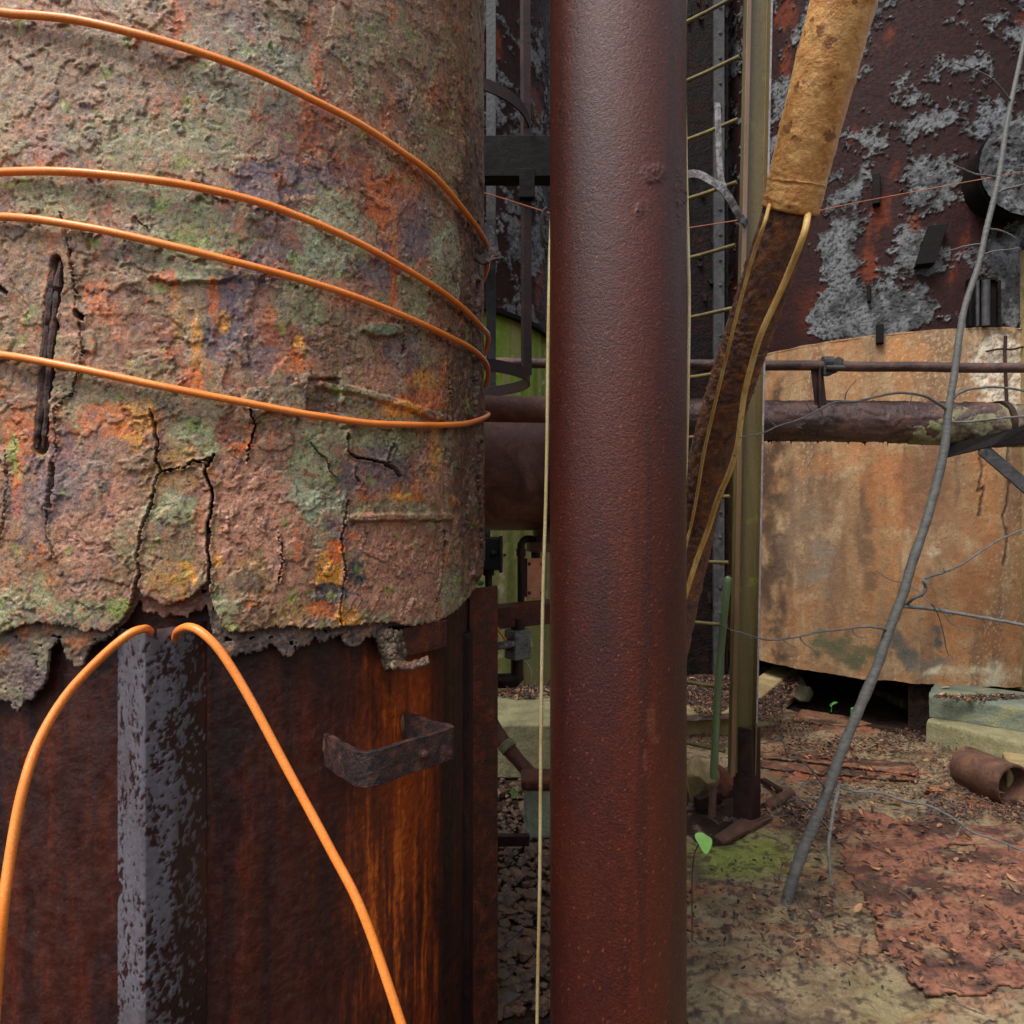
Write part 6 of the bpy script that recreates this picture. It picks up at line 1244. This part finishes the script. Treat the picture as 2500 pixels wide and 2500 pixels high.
o = litter('leaf_litter', [(1730, 1690, 60, 60), (1890, 1670, 60, 55), (1760, 1640, 90, 35), (1860, 1720, 60, 40), (1920, 1645, 40, 20)], 9000, .012, .034, lambda x, y: .165, DK, 1); tag(o, 'dark leaf litter covering the raised earth bed behind the kerb', 'leaf litter')
o = litter('leaf_litter', [(2280, 1850, 90, 40), (2360, 1930, 100, 40), (2420, 1930, 90, 50), (2330, 1985, 70, 30), (1940, 1775, 60, 18), (1900, 1790, 70, 16), (2060, 1815, 140, 26), (2200, 1800, 60, 20), (2150, 1930, 160, 30), (1990, 2000, 70, 50), (1720, 1810, 60, 18), (2450, 1700, 0, 0), (2480, 1985, 60, 30), (2250, 2180, 300, 120), (1850, 2200, 150, 120), (2000, 1850, 150, 20)][0:11]+[(1960, 1985, 60, 30), (2480, 1985, 60, 30)], 6000, .008, .026, lambda x, y: .022, DK, 2); tag(o, 'dark leaf crumbs strewn over the floor round the plates and stones', 'leaf litter')
o = litter('leaf_litter', [(2240, 2250, 420, 170), (1850, 2240, 190, 150)], 900, .008, .028, lambda x, y: .026, DK, 5); tag(o, 'sparse leaf crumbs on the floor nearest the viewer', 'leaf litter')
o = litter('leaf_litter', [(1278, 1690, 90, 14)], 500, .015, .05, lambda x, y: .30, DK+[(150, 120, 90)], 3); tag(o, 'leaf litter lying on the concrete ledge low in the gap', 'leaf litter')
o = litter('leaf_litter', [(2390, 1703, 110, 6)], 260, .015, .05, lambda x, y: .34, DK+[(190, 150, 110)], 6); tag(o, 'leaf litter caught on top of the grey green stone block', 'leaf litter')
def gravel():
    rg = random.Random(9); m = MB(); cnt = 0
    for _ in range(1500):
        if rg.random() < .62: px, py = rg.uniform(1170, 1345), rg.uniform(1905, 2480)
        else: px, py = rg.gauss(1735, 45), rg.gauss(1985, 40)
        p = G(px, py, -.05); r = rg.uniform(.008, .03)*(1 if rg.random() < .9 else 1.8)
        if px > 1600: p = G(px, py, -.08); r *= .8
        m.rock((p.x, p.y, p.z+r*.3), r, rg.randint(0, 9999), 1, (1, rg.uniform(.7, 1.2), rg.uniform(.5, .8)))
    tag(m.build('gravel', M['soil'] if False else M['pebble'], origin=(0, 3, -.05), fix=False), 'dark wet gravel and rubble on the ground', 'gravel', kind='stuff')
M['pebble'] = rust_mat('wet_pebbles', [(.3, (40, 30, 28)), (.45, (70, 54, 46)), (.58, (104, 72, 48)), (.72, (110, 106, 100))], 14, (.3, .6), 200, .4, .003)
gravel()
def twigs():
    rg = random.Random(21); m = MB()
    for _ in range(170):
        k = rg.random()
        px, py = (rg.gauss(2330, 110), rg.gauss(1930, 45)) if k < .35 else (rg.gauss(1950, 60), rg.gauss(1960, 50)) if k < .6 else (rg.uniform(1720, 2480), rg.uniform(1800, 2460))
        if py < 1795: continue
        p = G(px, py, .03); L = rg.uniform(.04, .22); a = rg.uniform(0, PI); d = Vector((math.cos(a), math.sin(a), rg.uniform(-.02, .1)))*L/2; bend = Vector((-d.y, d.x, 0))*rg.uniform(-.25, .25); r = rg.uniform(.0012, .0032)
        m.tube([p-d, p-d*.3+bend, p+d*.4+bend*.6, p+d], [r, r, r*.8, r*.5], 5)
    tag(m.build('twig_litter', M['twig'], origin=(2, 3, 0), fix=False), 'thin dead twigs strewn over the floor on the right', 'twigs', kind='stuff')
M['twig'] = rust_mat('dead_twig', [(.3, (62, 50, 44)), (.5, (96, 80, 70)), (.7, (128, 110, 96))], 30, (.6, .85), 200, .4, .001)
twigs()
o = litter('leaf_litter', [(2100, 1960, 260, 90), (2250, 2200, 400, 180), (2050, 1830, 160, 30)], 950, .018, .05, lambda x, y: .028, [(96, 62, 46), (128, 84, 56), (72, 50, 44), (150, 108, 76), (58, 42, 40)], 13, .35); tag(o, 'larger dry brown leaf scraps scattered over the floor on the right', 'leaf litter')
# single leaves that can be told apart
def fallen(px, py, L, col, lab, z=.03, yaw=.4):
    rg = random.Random(int(px)); m = MB(); p = G(px, py, z); d = Vector((math.cos(yaw), math.sin(yaw), .15))*L; leafmesh(m, p-d*.5, p+d*.5, L*.5, (0, 0, 1), .35, 8)
    o = m.build('fallen_leaf', M[col], smooth=True); s = o.modifiers.new('thickness', 'SOLIDIFY'); s.thickness = .001; tag(o, lab, 'leaf')
M['dryleaf'] = leaf_mat('dry_orange_leaf', (150, 92, 52), (188, 128, 74)); M['paleleaf'] = leaf_mat('pale_tan_leaf', (170, 130, 84), (214, 176, 120))
fallen(2280, 1930, .12, 'dryleaf', 'large dry orange leaf on the floor below the slotted plate', .03, -.3)
fallen(1985, 1900, .09, 'dryleaf', 'curled dry orange leaf behind the sapling trunk', .03, .2)
fallen(2262, 1856, .04, 'paleleaf', 'small pale yellow leaf on the litter before the tan stone block', .04, -.2)
fallen(2435, 1935, .07, 'paleleaf', 'pale tan leaf on the litter in front of the pipe offcut', .04, -.4)
fallen(2310, 1678, .06, 'paleleaf', 'pale leaf on the top left of the grey green stone block', .345, -.1)
fallen(1915, 1772, .04, 'dryleaf', 'small red brown leaf on the litter beside the slanting kerb', .04, -.2)
fallen(1690, 1655, .06, 'paleleaf', 'pale leaf on the dark litter behind the ladder', .19, -.2)
